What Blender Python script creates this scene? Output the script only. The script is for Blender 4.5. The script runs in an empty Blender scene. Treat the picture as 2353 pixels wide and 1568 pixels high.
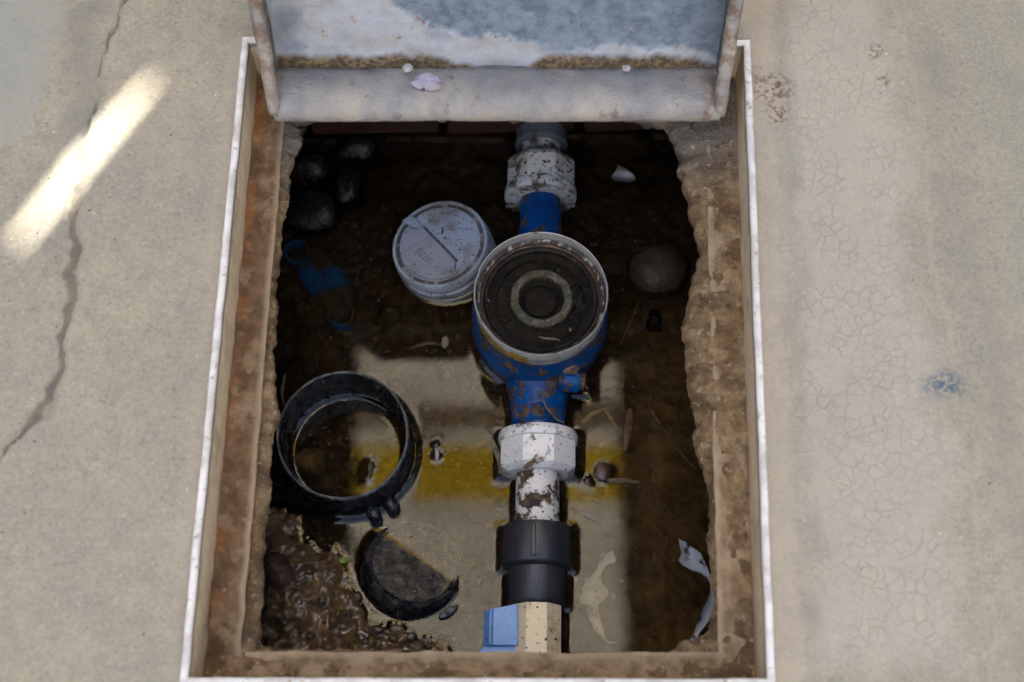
import bpy, math, random
import numpy as np
from mathutils import Vector, Matrix

R = math.radians
random.seed(7)
rng = np.random.default_rng(11)
scene = bpy.context.scene
col = scene.collection

# ------------------------------------------------------------------ camera
LENS, DIST, PITCH = 50.0, 0.90, R(68.4)
IW, IH = 2353.0, 1568.0
FPX = LENS / 36.0 * IW
CAM = np.array([0.0, -DIST * math.cos(PITCH), DIST * math.sin(PITCH)])
cam_d = bpy.data.cameras.new('camera')
cam_d.lens = LENS
cam_d.sensor_width = 36
cam_d.clip_start = 0.02
cam_d.clip_end = 500
cam_d.dof.use_dof = True
cam_d.dof.focus_distance = 1.035
cam_d.dof.aperture_fstop = 6.3
cam = bpy.data.objects.new('camera', cam_d)
cam.location = CAM
cam.rotation_euler = (R(90) - PITCH, 0, 0)
col.objects.link(cam)
scene.camera = cam

# ------------------------------------------------------------------ sky, sun, exposure
SUN = Vector((-0.20, 0.47, 0.86)).normalized()
world = bpy.data.worlds.new('World')
scene.world = world
world.use_nodes = True
wn = world.node_tree.nodes
sky = wn.new('ShaderNodeTexSky')
sky.sky_type = 'NISHITA'
sky.sun_disc = False
sky.sun_elevation = math.asin(SUN.z)
sky.sun_rotation = math.atan2(SUN.x, SUN.y)
sky.air_density = 1.0
sky.dust_density = 2.5
sky.ozone_density = 1.0
world.node_tree.links.new(sky.outputs[0], wn['Background'].inputs[0])
wn['Background'].inputs[1].default_value = 0.065
sun_d = bpy.data.lights.new('sun', 'SUN')
sun_d.energy = 5.0
sun_d.angle = R(0.53)
sun_d.color = (1.0, 0.94, 0.86)
sun = bpy.data.objects.new('sun', sun_d)
sun.rotation_euler = (-SUN).to_track_quat('-Z', 'Y').to_euler()
col.objects.link(sun)
vs = scene.view_settings
vs.view_transform = 'Standard'
vs.look = 'None'
vs.gamma = 1.0
vs.exposure = 3.45
scene.render.engine = 'CYCLES'
scene.cycles.use_denoising = True
scene.cycles.max_bounces = 6
scene.cycles.diffuse_bounces = 3
scene.cycles.glossy_bounces = 3
scene.cycles.transmission_bounces = 4
scene.cycles.use_adaptive_sampling = True
scene.cycles.adaptive_threshold = 0.02
scene.cycles.transparent_max_bounces = 8
scene.cycles.caustics_reflective = False
scene.cycles.caustics_refractive = False
scene.cycles.sample_clamp_indirect = 8.0

WATER = -0.20          # water level; the pavement is z = 0
ROOF = 2.4             # canopy height


def at(u, v, z):
    """world point on the level z that is seen at (u, v) of a 2353 x 1568 picture"""
    dx = u - IW / 2
    dy = IH / 2 - v
    s, c = math.sin(PITCH), math.cos(PITCH)
    d = np.array([dx, c * FPX + s * dy, -s * FPX + c * dy])
    t = (z - CAM[2]) / d[2]
    return CAM + d * t


def at2(pts, z):
    return np.array([at(u, v, z)[:2] for u, v in pts])


def px(u, v, z):
    """metres per picture pixel at that point"""
    p = at(u, v, z) - CAM
    return (p[1] * math.cos(PITCH) - p[2] * math.sin(PITCH)) / FPX


# ------------------------------------------------------------------ small numeric helpers
def vnoise(p, seed=0):
    """value noise, p (N,3) in lattice units, result -1..1"""
    p = np.asarray(p, float)
    i = np.floor(p).astype(np.int64)
    f = p - i
    f = f * f * (3 - 2 * f)

    def h(ix, iy, iz):
        n = (ix * 374761393 + iy * 668265263 + iz * 2147483647 + seed * 974711) & 0x7fffffff
        n = ((n ^ (n >> 13)) * 1274126177) & 0x7fffffff
        n = (n ^ (n >> 16)) & 0xffff
        return n / 32767.5 - 1.0
    r = 0
    for a in (0, 1):
        for b in (0, 1):
            for c in (0, 1):
                w = (f[:, 0] if a else 1 - f[:, 0]) * (f[:, 1] if b else 1 - f[:, 1]) * (f[:, 2] if c else 1 - f[:, 2])
                r = r + w * h(i[:, 0] + a, i[:, 1] + b, i[:, 2] + c)
    return r


def fbm(p, scale, octaves=4, seed=0, gain=0.5):
    p = np.asarray(p, float)
    if p.shape[1] == 2:
        p = np.c_[p, np.zeros(len(p))]
    r, a = 0, 1.0
    for k in range(octaves):
        r = r + a * vnoise(p * scale * 2.03 ** k + 17.3 * k, seed + k)
        a *= gain
    return r


def seg_dist(P, poly, closed=True):
    poly = np.asarray(poly, float)
    n = len(poly)
    best = np.full(len(P), 1e9)
    for k in range(n if closed else n - 1):
        a, b = poly[k], poly[(k + 1) % n]
        ab = b - a
        t = np.clip(((P - a) @ ab) / max(ab @ ab, 1e-12), 0, 1)
        d = np.hypot(*(P - a - t[:, None] * ab).T)
        best = np.minimum(best, d)
    return best


def inside(P, poly):
    poly = np.asarray(poly, float)
    n = len(poly)
    r = np.zeros(len(P), bool)
    x, y = P[:, 0], P[:, 1]
    for k in range(n):
        (x0, y0), (x1, y1) = poly[k], poly[(k + 1) % n]
        if y0 == y1:
            continue
        c = ((y0 > y) != (y1 > y)) & (x < (x1 - x0) * (y - y0) / (y1 - y0) + x0)
        r ^= c
    return r


def sdist(P, poly):
    """signed distance, positive inside"""
    d = seg_dist(P, poly)
    return np.where(inside(P, poly), d, -d)


def resample(poly, step, closed=True):
    poly = np.asarray(poly, float)
    if closed:
        poly = np.vstack([poly, poly[:1]])
    L = np.r_[0, np.cumsum(np.hypot(*np.diff(poly[:, :2], axis=0).T))]
    n = max(3, int(L[-1] / step))
    s = np.linspace(0, L[-1], n, endpoint=not closed)
    return np.stack([np.interp(s, L, poly[:, k]) for k in range(poly.shape[1])], 1)


# ------------------------------------------------------------------ materials
MATS = {}


class NT:
    def __init__(self, name):
        self.m = bpy.data.materials.new(name)
        self.m.use_nodes = True
        self.t = self.m.node_tree
        self.n = self.t.nodes
        self.n.clear()
        self.out = self.n.new('ShaderNodeOutputMaterial')
        MATS[name] = self.m

    def add(self, kind, **kw):
        nd = self.n.new(kind)
        for k, v in kw.items():
            if k.startswith('i_'):
                key = k[2:].replace('_', ' ')
                s = nd.inputs[key]
                self.set(s, v)
            else:
                setattr(nd, k, v)
        return nd

    def set(self, s, v):
        if isinstance(v, bpy.types.NodeSocket):
            self.t.links.new(v, s)
        elif isinstance(v, (tuple, list)) and len(v) == 3 and s.type == 'RGBA':
            s.default_value = (*v, 1)
        else:
            s.default_value = v

    def coord(self):
        return self.add('ShaderNodeTexCoord').outputs['Object']

    def noise(self, scale, detail=4, rough=0.55, vec=None, dist=0.0):
        nd = self.add('ShaderNodeTexNoise', i_Scale=scale, i_Detail=detail, i_Roughness=rough, i_Distortion=dist)
        self.set(nd.inputs['Vector'], vec or self.coord())
        return nd.outputs['Fac']

    def ramp(self, fac, lo, hi, a=0.0, b=1.0):
        nd = self.add('ShaderNodeMapRange', clamp=True, interpolation_type='SMOOTHSTEP')
        self.set(nd.inputs['Value'], fac)
        for k, v in (('From Min', lo), ('From Max', hi), ('To Min', a), ('To Max', b)):
            nd.inputs[k].default_value = v
        return nd.outputs[0]

    def mix(self, fac, a, b):
        nd = self.add('ShaderNodeMix', data_type='RGBA')
        self.set(nd.inputs[0], fac)
        self.set(nd.inputs[6], a)
        self.set(nd.inputs[7], b)
        return nd.outputs[2]

    def math(self, op, a, b=0.0):
        nd = self.add('ShaderNodeMath', operation=op, use_clamp=False)
        self.set(nd.inputs[0], a)
        self.set(nd.inputs[1], b)
        return nd.outputs[0]

    def attr(self, name):
        return self.add('ShaderNodeAttribute', attribute_name=name).outputs['Fac']

    def bump(self, h, strength, dist=0.001):
        nd = self.add('ShaderNodeBump')
        nd.inputs['Strength'].default_value = strength
        nd.inputs['Distance'].default_value = dist
        self.set(nd.inputs['Height'], h)
        return nd.outputs[0]

    def principled(self, color, rough=0.5, metallic=0.0, normal=None, spec=0.5, **kw):
        nd = self.add('ShaderNodeBsdfPrincipled')
        self.set(nd.inputs['Base Color'], color)
        self.set(nd.inputs['Roughness'], rough)
        self.set(nd.inputs['Metallic'], metallic)
        self.set(nd.inputs['Specular IOR Level'], spec)
        if normal is not None:
            self.set(nd.inputs['Normal'], normal)
        for k, v in kw.items():
            self.set(nd.inputs[k.replace('_', ' ')], v)
        self.t.links.new(nd.outputs[0], self.out.inputs[0])
        return nd


def grime(name, base, dirt, scale=60, lo=0.5, hi=0.6, rough=0.4, rdirt=0.85, bump=0.3, bscale=400,
          speck=None, var=0.25, metallic=0.0, dirt2=None, spec=0.5, bdist=0.0006):
    """painted or plastic surface with patches of dirt and fine specks"""
    m = NT(name)
    co = m.coord()
    v1 = m.noise(scale * 0.35, 3, 0.5, co)
    b2 = tuple(c * (1 - var) for c in base)
    c = m.mix(m.ramp(v1, 0.3, 0.7), base, b2)
    n1 = m.noise(scale, 6, 0.62, co)
    mask = m.ramp(n1, lo, hi)
    d = dirt
    if dirt2:
        d = m.mix(m.ramp(m.noise(scale * 2.2, 3, 0.5, co), 0.4, 0.6), dirt, dirt2)
    c = m.mix(mask, c, d)
    if speck:
        s = m.ramp(m.noise(speck[0], 2, 0.5, co), speck[1], speck[1] + 0.03)
        c = m.mix(s, c, speck[2])
    fine = m.noise(bscale, 4, 0.6, co)
    h = m.math('ADD', m.math('MULTIPLY', mask, 0.8), fine)
    m.principled(c, m.mix(mask, (rough,) * 3, (rdirt,) * 3), metallic, m.bump(h, bump, bdist), spec)
    return m.m


def concrete():
    m = NT('concrete')
    co = m.coord()
    big = m.noise(9, 5, 0.6, co)
    mid = m.noise(70, 6, 0.65, co)
    fine = m.noise(900, 3, 0.6, co)
    c = m.mix(m.ramp(big, 0.32, 0.68), (0.284, 0.257, 0.201), (0.348, 0.300, 0.218))
    c = m.mix(m.ramp(mid, 0.36, 0.70, 0, 0.65), c, (0.224, 0.213, 0.180))
    pit = m.ramp(m.noise(190, 4, 0.65, co), 0.60, 0.72, 0, 0.6)
    c = m.mix(pit, c, (0.158, 0.146, 0.117))
    blot = m.noise(26, 4, 0.6, co)
    c = m.mix(m.ramp(blot, 0.5, 0.72, 0, 0.55), c, (0.363, 0.321, 0.228))
    c = m.mix(m.ramp(fine, 0.3, 0.75, 0.0, 0.35), c, (0.355, 0.342, 0.281))
    grit = m.ramp(m.noise(1500, 2, 0.5, co), 0.62, 0.7)
    c = m.mix(m.math('MULTIPLY', grit, 0.5), c, (0.126, 0.117, 0.096))
    c = m.mix(m.ramp(m.noise(230, 2, 0.5, co), 0.735, 0.76), c, (0.093, 0.073, 0.048))
    c = m.mix(m.ramp(m.noise(270, 2, 0.5, m.add('ShaderNodeMapping', i_Vector=co, i_Location=(3.1, 1.7, 0.0)).outputs[0]), 0.745, 0.77), c, (0.577, 0.566, 0.497))
    grain = m.noise(340, 5, 0.7, co)
    c = m.mix(m.ramp(grain, 0.30, 0.50, 0.45, 0.0), c, (0.15, 0.135, 0.11))
    c = m.mix(m.ramp(grain, 0.52, 0.72, 0.0, 0.5), c, (0.46, 0.42, 0.35))
    st2 = m.ramp(m.noise(14, 6, 0.7, co), 0.55, 0.72, 0, 0.4)
    c = m.mix(st2, c, (0.20, 0.175, 0.135))
    # fine net of shrinkage cracks on the right-hand screed
    wob = m.add('ShaderNodeVectorMath', operation='MULTIPLY_ADD')
    nz = m.add('ShaderNodeTexNoise', i_Scale=70.0, i_Detail=4.0)
    m.set(nz.inputs['Vector'], co)
    m.set(wob.inputs[0], nz.outputs['Color'])
    wob.inputs[1].default_value = (0.007, 0.007, 0.007)
    m.set(wob.inputs[2], co)
    vo = m.add('ShaderNodeTexVoronoi', feature='DISTANCE_TO_EDGE', i_Scale=128.0, i_Randomness=1.0)
    m.set(vo.inputs['Vector'], wob.outputs[0])
    net = m.ramp(vo.outputs['Distance'], 0.0, 0.085, 1.0, 0.0)
    zone = m.math('MULTIPLY', m.attr('crackle'), m.ramp(m.noise(24, 3, 0.5, co), 0.28, 0.50))
    vo2 = m.add('ShaderNodeTexVoronoi', feature='DISTANCE_TO_EDGE', i_Scale=230.0, i_Randomness=1.0)
    m.set(vo2.inputs['Vector'], wob.outputs[0])
    net2 = m.math('MULTIPLY', m.ramp(vo2.outputs['Distance'], 0.0, 0.07, 1.0, 0.0), m.ramp(m.noise(30, 2, 0.5, co), 0.5, 0.65, 0, 0.35))
    net = m.math('MAXIMUM', m.math('MULTIPLY', net, m.ramp(m.noise(55, 3, 0.6, co), 0.3, 0.65, 0.15, 1.0)), net2)
    net = m.math('MULTIPLY', net, zone)
    c = m.mix(m.math('MULTIPLY', m.attr('crackle'), 0.5), c, (0.43, 0.405, 0.345))
    c = m.mix(m.math('MULTIPLY', net, 0.22), c, (0.174, 0.142, 0.096))
    rough_z = m.attr('rough')
    c = m.mix(m.math('MULTIPLY', rough_z, 0.4), c, m.mix(m.ramp(m.noise(420, 4, 0.7, co), 0.4, 0.62), (0.315, 0.309, 0.241), (0.205, 0.205, 0.177)))
    c = m.mix(m.math('MULTIPLY', m.attr('mortar'), 0.55), c, (0.42, 0.355, 0.275))
    c = m.mix(m.ramp(m.math('ADD', m.attr('crack'), m.math('MULTIPLY', m.math('SUBTRACT', m.noise(170, 4, 0.65, co), 0.5), 1.1)), 0.26, 0.60, 0.0, 0.68), c, m.mix(m.ramp(mid, 0.4, 0.6), (0.134, 0.108, 0.073), (0.084, 0.071, 0.059)))
    c = m.mix(m.attr('pale'), c, (0.284, 0.300, 0.273))
    c = m.mix(m.attr('grey'), c, (0.201, 0.196, 0.168))
    c = m.mix(m.math('MULTIPLY', m.attr('stain'), m.ramp(m.noise(260, 4, 0.6, co), 0.45, 0.6)), c, (0.102, 0.050, 0.028))
    c = m.mix(m.math('MULTIPLY', m.attr('paint'), m.ramp(m.noise(330, 4, 0.6, co), 0.36, 0.6)), c, (0.084, 0.122, 0.160))
    h = m.math('ADD', m.math('MULTIPLY', fine, 0.6), m.math('MULTIPLY', mid, 1.2))
    h = m.math('SUBTRACT', h, m.math('MULTIPLY', net, 0.9))
    m.principled(c, 0.88, 0, m.bump(h, 0.55, 0.0011), 0.3)
    return m.m


def rail_metal():
    m = NT('rail_metal')
    co = m.coord()
    up = m.attr('top')
    n = m.noise(120, 5, 0.6, co)
    c = m.mix(m.ramp(n, 0.35, 0.65), (0.64, 0.52, 0.35), (0.76, 0.64, 0.46))
    c = m.mix(m.ramp(m.noise(45, 3, 0.5, co), 0.5, 0.7, 0, 0.35), c, (0.25, 0.19, 0.12))
    ru = m.math('MULTIPLY', m.attr('rust'), m.ramp(m.noise(60, 5, 0.62, co), 0.36, 0.56))
    c = m.mix(ru, c, m.mix(m.ramp(m.noise(150, 3, 0.6, co), 0.4, 0.6), (0.27, 0.105, 0.03), (0.15, 0.075, 0.035)))
    c = m.mix(m.math('MULTIPLY', m.attr('painted_gap'), 0.8), c, (0.13, 0.145, 0.165))  # a gap's darkness painted as a line below the rail top
    white = m.mix(m.ramp(m.noise(60, 4, 0.6, co), 0.4, 0.7), (0.68, 0.67, 0.66), (0.46, 0.44, 0.42))
    white = m.mix(m.ramp(m.noise(210, 4, 0.65, co), 0.60, 0.67, 0, 0.7), white, (0.26, 0.15, 0.09))
    c = m.mix(up, c, white)
    m.principled(c, m.mix(up, (0.7,) * 3, (0.42,) * 3), 0.0, m.bump(n, 0.4, 0.0012), 0.5)
    return m.m


def flange_metal(name, sc, dark, pale, gain):
    m = NT(name)
    co = m.coord()
    st = m.add('ShaderNodeMapping')
    st.inputs['Scale'].default_value = sc
    m.set(st.inputs['Vector'], co)
    n = m.noise(75, 6, 0.65, co)
    s = m.noise(70, 5, 0.6, st.outputs[0])
    c = m.mix(m.ramp(s, 0.38, 0.62), dark, pale)
    c = m.mix(m.ramp(n, 0.52, 0.68, 0, gain), c, (0.36, 0.27, 0.175))
    c = m.mix(m.ramp(m.noise(210, 3, 0.5, co), 0.70, 0.75, 0, 0.7), c, (0.42, 0.36, 0.27))
    c = m.mix(m.math('MULTIPLY', m.attr('rust'), m.ramp(m.noise(40, 4, 0.6, co), 0.44, 0.62)), c, (0.24, 0.095, 0.028))
    c = m.mix(m.math('MULTIPLY', m.attr('lip'), 0.7), c, (0.44, 0.34, 0.22))  # pale tone paints a highlight along the flange's inner edge
    c = m.mix(m.ramp(m.noise(60, 4, 0.6, co), 0.48, 0.70, 0, 0.5), c, (0.36, 0.26, 0.155))
    c = m.mix(m.ramp(m.noise(45, 4, 0.6, co), 0.58, 0.74, 0, 0.6), c, (0.085, 0.047, 0.026))
    m.principled(c, 0.8, 0, m.bump(m.math('ADD', m.math('MULTIPLY', n, 1.5), m.noise(450, 4, 0.65, co)), 0.8, 0.002), 0.3)
    return m.m


def mortar_mat():
    m = NT('mortar')
    co = m.coord()
    n = m.noise(60, 6, 0.65, co)
    c = m.mix(m.ramp(n, 0.36, 0.64), (0.19, 0.115, 0.054), (0.41, 0.29, 0.16))
    c = m.mix(m.ramp(m.noise(24, 4, 0.6, co), 0.45, 0.68), c, (0.13, 0.085, 0.05))
    c = m.mix(m.math('MULTIPLY', m.attr('grey'), 0.85), c, m.mix(m.ramp(n, 0.4, 0.6), (0.25, 0.225, 0.20), (0.17, 0.155, 0.14)))
    c = m.mix(m.ramp(m.noise(240, 3, 0.6, co), 0.60, 0.68, 0, 0.8), c, (0.48, 0.41, 0.31))
    c = m.mix(m.ramp(m.noise(140, 4, 0.65, co), 0.55, 0.70, 0, 0.7), c, (0.09, 0.055, 0.032))
    m.principled(c, 0.9, 0, m.bump(m.math('ADD', m.math('MULTIPLY', n, 2.0), m.noise(320, 5, 0.7, co)), 1.0, 0.004), 0.25)
    return m.m


def mud_mat():
    m = NT('mud')
    co = m.coord()
    n = m.noise(55, 6, 0.65, co)
    f = m.noise(330, 5, 0.65, co)
    c = m.mix(m.ramp(n, 0.35, 0.65), (0.020, 0.013, 0.0075), (0.040, 0.026, 0.014))
    c = m.mix(m.ramp(f, 0.45, 0.75, 0, 0.6), c, (0.030, 0.021, 0.014))
    c = m.mix(m.ramp(m.noise(900, 2, 0.5, co), 0.66, 0.74, 0, 0.5), c, (0.20, 0.155, 0.10))
    c = m.mix(m.math('MULTIPLY', m.attr('above'), 0.6), c, m.mix(m.ramp(n, 0.35, 0.65), (0.13, 0.074, 0.033), (0.22, 0.135, 0.065)))
    c = m.mix(m.attr('silt'), c, m.mix(m.ramp(n, 0.35, 0.65), (0.085, 0.056, 0.030), (0.15, 0.10, 0.055)))
    wet = m.ramp(m.noise(120, 3, 0.5, co), 0.35, 0.65)
    rough = m.mix(m.attr('dry'), m.mix(wet, (0.05,) * 3, (0.17,) * 3), (0.75,) * 3)
    m.principled(c, rough, 0, m.bump(m.math('ADD', m.math('MULTIPLY', m.noise(85, 2, 0.5, co), 1.0), m.math('MULTIPLY', m.noise(240, 2, 0.5, co), 0.12)), 0.9, 0.0030), m.ramp(m.attr('above'), 0, 1, 0.04, 0.55))
    return m.m


def water_mat():
    m = NT('pit_water')
    co = m.coord()
    n = m.noise(900, 3, 0.55, co)
    nrm = m.bump(n, 0.018, 0.0004)
    fr = m.add('ShaderNodeFresnel', i_IOR=1.333)
    m.set(fr.inputs['Normal'], nrm)
    g = m.add('ShaderNodeBsdfGlossy', i_Roughness=0.0, i_Color=(1, 1, 1))
    m.set(g.inputs['Normal'], nrm)
    t = m.add('ShaderNodeBsdfTransparent', i_Color=(0.80, 0.71, 0.55))
    # thin skin of silt afloat in places
    dust = m.ramp(m.noise(38, 5, 0.62, co), 0.48, 0.76, 0.0, 0.07)
    df = m.add('ShaderNodeBsdfDiffuse', i_Color=(0.17, 0.125, 0.075))
    mx0 = m.add('ShaderNodeMixShader')
    m.set(mx0.inputs[0], dust)
    m.t.links.new(t.outputs[0], mx0.inputs[1])
    m.t.links.new(df.outputs[0], mx0.inputs[2])
    mx = m.add('ShaderNodeMixShader')
    m.set(mx.inputs[0], fr.outputs[0])
    m.t.links.new(mx0.outputs[0], mx.inputs[1])
    m.t.links.new(g.outputs[0], mx.inputs[2])
    m.t.links.new(mx.outputs[0], m.out.inputs[0])
    return m.m


def clear_water_mat():
    m = NT('film_water')
    co = m.coord()
    nrm = m.bump(m.noise(300, 2, 0.5, co), 0.05, 0.0004)
    fr = m.add('ShaderNodeFresnel', i_IOR=1.333)
    m.set(fr.inputs['Normal'], nrm)
    g = m.add('ShaderNodeBsdfGlossy', i_Roughness=0.02)
    m.set(g.inputs['Normal'], nrm)
    t = m.add('ShaderNodeBsdfTransparent', i_Color=(0.86, 0.82, 0.74))
    mx = m.add('ShaderNodeMixShader')
    m.set(mx.inputs[0], fr.outputs[0])
    m.t.links.new(t.outputs[0], mx.inputs[1])
    m.t.links.new(g.outputs[0], mx.inputs[2])
    m.t.links.new(mx.outputs[0], m.out.inputs[0])
    return m.m


def lid_panel_mat():
    m = NT('lid_panel')
    co = m.coord()
    n = m.noise(90, 5, 0.62, co)
    vo = m.add('ShaderNodeTexVoronoi', i_Scale=180.0)
    m.set(vo.inputs['Vector'], co)
    galv = m.mix(m.ramp(n, 0.36, 0.64), (0.10, 0.145, 0.21), (0.18, 0.235, 0.31))
    galv = m.mix(m.ramp(vo.outputs['Color'], 0.2, 0.8, 0, 0.3), galv, (0.26, 0.31, 0.38))
    cem = m.mix(m.ramp(m.noise(45, 5, 0.6, co), 0.35, 0.68), (0.35, 0.385, 0.44), (0.30, 0.305, 0.32))
    cem = m.mix(m.ramp(m.noise(130, 4, 0.6, co), 0.6, 0.72, 0, 0.7), cem, (0.30, 0.22, 0.15))
    ce = m.attr('cement')
    c = m.mix(ce, galv, cem)
    c = m.mix(m.ramp(m.noise(75, 5, 0.65, co), 0.66, 0.72, 0, 0.8), c, (0.17, 0.085, 0.04))
    c = m.mix(m.attr('dirt'), c, m.mix(m.ramp(m.noise(260, 4, 0.6, co), 0.4, 0.62), (0.06, 0.042, 0.026), (0.17, 0.125, 0.075)))
    m.principled(c, m.mix(ce, (0.42,) * 3, (0.85,) * 3), m.math('MULTIPLY', m.math('SUBTRACT', 1.0, ce), 0.25), m.bump(m.math('ADD', n, m.noise(600, 3, 0.6, co)), 0.6, 0.0012), 0.4)
    return m.m


def lid_flange_mat():
    m = NT('lid_flange')
    co = m.coord()
    n = m.noise(55, 6, 0.65, co)
    c = m.mix(m.ramp(n, 0.36, 0.66), (0.30, 0.295, 0.285), (0.22, 0.22, 0.225))
    c = m.mix(m.ramp(m.noise(24, 4, 0.6, co), 0.44, 0.66), c, (0.36, 0.335, 0.295))
    c = m.mix(m.ramp(m.noise(70, 5, 0.65, co), 0.58, 0.70, 0, 0.75), c, (0.17, 0.115, 0.075))
    c = m.mix(m.math('MULTIPLY', m.attr('rust'), m.ramp(m.noise(80, 4, 0.62, co), 0.38, 0.60, 0, 0.85)), c, m.mix(m.ramp(m.noise(160, 3, 0.6, co), 0.5, 0.66), (0.115, 0.075, 0.055), (0.19, 0.085, 0.04)))
    m.principled(c, 0.78, 0.0, m.bump(m.math('ADD', n, m.noise(420, 3, 0.6, co)), 0.8, 0.0016), 0.4)
    return m.m


def register_mat():
    m = NT('register_black')
    co = m.coord()
    n = m.noise(180, 5, 0.65, co)
    c = m.mix(m.ramp(n, 0.4, 0.7), (0.014, 0.013, 0.013), (0.035, 0.030, 0.025))
    c = m.mix(m.ramp(m.noise(650, 3, 0.6, co), 0.64, 0.70, 0, 0.75), c, (0.16, 0.14, 0.11))
    m.principled(c, 0.32, 0, m.bump(n, 0.4, 0.0006), 0.05)
    return m.m


def stone_mat(name, a, b, rough=0.22, spec=0.5):
    m = NT(name)
    co = m.coord()
    n = m.noise(70, 5, 0.6, co)
    c = m.mix(m.ramp(n, 0.35, 0.65), a, b)
    c = m.mix(m.ramp(m.noise(420, 3, 0.6, co), 0.6, 0.72, 0, 0.4), c, tuple(x * 0.4 for x in a))
    m.principled(c, m.ramp(m.noise(160, 3, 0.5, co), 0.3, 0.7, rough, rough + 0.25), 0, m.bump(m.math('ADD', m.math('MULTIPLY', n, 2.0), m.noise(300, 4, 0.6, co)), 0.6, 0.0016), spec)
    return m.m


def film_mat():
    m = NT('plastic_film')
    co = m.coord()
    pr = m.add('ShaderNodeBsdfPrincipled')
    mask = m.ramp(m.noise(90, 4, 0.6, co), 0.54, 0.64)
    m.set(pr.inputs['Base Color'], m.mix(mask, (0.52, 0.56, 0.60), (0.10, 0.065, 0.035)))
    pr.inputs['Roughness'].default_value = 0.3
    t = m.add('ShaderNodeBsdfTransparent', i_Color=(0.9, 0.9, 0.9))
    mx = m.add('ShaderNodeMixShader')
    m.set(mx.inputs[0], 0.72)
    m.t.links.new(t.outputs[0], mx.inputs[1])
    m.t.links.new(pr.outputs[0], mx.inputs[2])
    m.t.links.new(mx.outputs[0], m.out.inputs[0])
    return m.m


def sheet_mat(name, colr, trans):
    m = NT(name)
    co = m.coord()
    n = m.noise(3.0, 4, 0.6, co)
    c = m.mix(m.ramp(n, 0.3, 0.7), trans, tuple(x * 0.8 for x in trans))
    t = m.add('ShaderNodeBsdfTranslucent')
    m.set(t.inputs['Color'], c)
    d = m.add('ShaderNodeBsdfDiffuse', i_Color=colr)
    mx = m.add('ShaderNodeMixShader')
    mx.inputs[0].default_value = 0.15
    m.t.links.new(t.outputs[0], mx.inputs[1])
    m.t.links.new(d.outputs[0], mx.inputs[2])
    m.t.links.new(mx.outputs[0], m.out.inputs[0])
    return m.m


def plain(name, c, rough=0.6, metallic=0.0, scale=120, var=0.35, bump=0.3):
    m = NT(name)
    co = m.coord()
    n = m.noise(scale, 4, 0.6, co)
    m.principled(m.mix(m.ramp(n, 0.35, 0.65), c, tuple(x * (1 - var) for x in c)), rough, metallic, m.bump(n, bump, 0.0006))
    return m.m


concrete(); rail_metal(); 
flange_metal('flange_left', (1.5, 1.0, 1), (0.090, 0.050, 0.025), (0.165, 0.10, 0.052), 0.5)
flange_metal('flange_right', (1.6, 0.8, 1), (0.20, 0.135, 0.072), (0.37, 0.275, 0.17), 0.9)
flange_metal('flange_near', (1, 1, 1), (0.16, 0.10, 0.052), (0.31, 0.22, 0.128), 0.9)
mortar_mat(); mud_mat(); water_mat(); clear_water_mat()
lid_panel_mat(); lid_flange_mat(); register_mat(); film_mat()
stone_mat('stone_brown', (0.032, 0.022, 0.014), (0.048, 0.034, 0.021), 0.25, 0.22)
stone_mat('stone_dark', (0.008, 0.006, 0.005), (0.014, 0.010, 0.008), 0.07, 0.22)
stone_mat('stone_tan', (0.16, 0.115, 0.06), (0.11, 0.078, 0.042), 0.3, 0.1)
stone_mat('stone_red', (0.095, 0.038, 0.026), (0.060, 0.030, 0.021), 0.3, 0.3)
MUD1, MUD2 = (0.075, 0.042, 0.018), (0.028, 0.017, 0.010)
def blue_paint():
    m = NT('blue_paint')
    co = m.coord()
    n = m.noise(85, 6, 0.65, co)
    c = m.mix(m.ramp(m.noise(30, 3, 0.5, co), 0.35, 0.65), (0.001, 0.072, 0.25), (0.001, 0.040, 0.15))
    worn = m.ramp(m.noise(45, 5, 0.65, co), 0.60, 0.78, 0, 0.3)
    c = m.mix(worn, c, (0.13, 0.19, 0.27))
    rust = m.ramp(n, 0.525, 0.575)
    c = m.mix(rust, c, m.mix(m.ramp(m.noise(260, 3, 0.6, co), 0.4, 0.6), (0.13, 0.075, 0.038), (0.05, 0.03, 0.018)))
    sp = m.ramp(m.noise(420, 3, 0.6, co), 0.62, 0.66)
    c = m.mix(sp, c, (0.075, 0.045, 0.028))
    m.principled(c, m.mix(rust, (0.28,) * 3, (0.8,) * 3), 0, m.bump(m.math('ADD', m.math('MULTIPLY', rust, 0.7), m.noise(380, 4, 0.6, co)), 0.5, 0.0007), 0.3)


blue_paint()
grime('white_pvc', (0.84, 0.80, 0.74), (0.21, 0.12, 0.055), 80, 0.56, 0.68, 0.28, 0.75, 0.35, 500, (480, 0.655, MUD2), 0.14, dirt2=MUD2)
grime('white_pvc_muddy', (0.82, 0.76, 0.68), (0.13, 0.072, 0.03), 60, 0.485, 0.55, 0.28, 0.75, 0.45, 500, (420, 0.63, MUD2), 0.18, dirt2=MUD2)
grime('old_pvc', (0.58, 0.57, 0.54), (0.12, 0.085, 0.055), 75, 0.50, 0.66, 0.35, 0.8, 0.5, 400, (300, 0.60, MUD2), 0.3, dirt2=(0.06, 0.045, 0.03))
grime('beige_pvc', (0.84, 0.70, 0.47), (0.40, 0.25, 0.10), 55, 0.50, 0.70, 0.30, 0.5, 0.25, 500, (300, 0.66, MUD2), 0.10)
grime('black_pvc', (0.036, 0.034, 0.038), (0.07, 0.045, 0.028), 130, 0.60, 0.70, 0.38, 0.7, 0.5, 600, (700, 0.66, (0.10, 0.07, 0.045)), 0.2)
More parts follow.
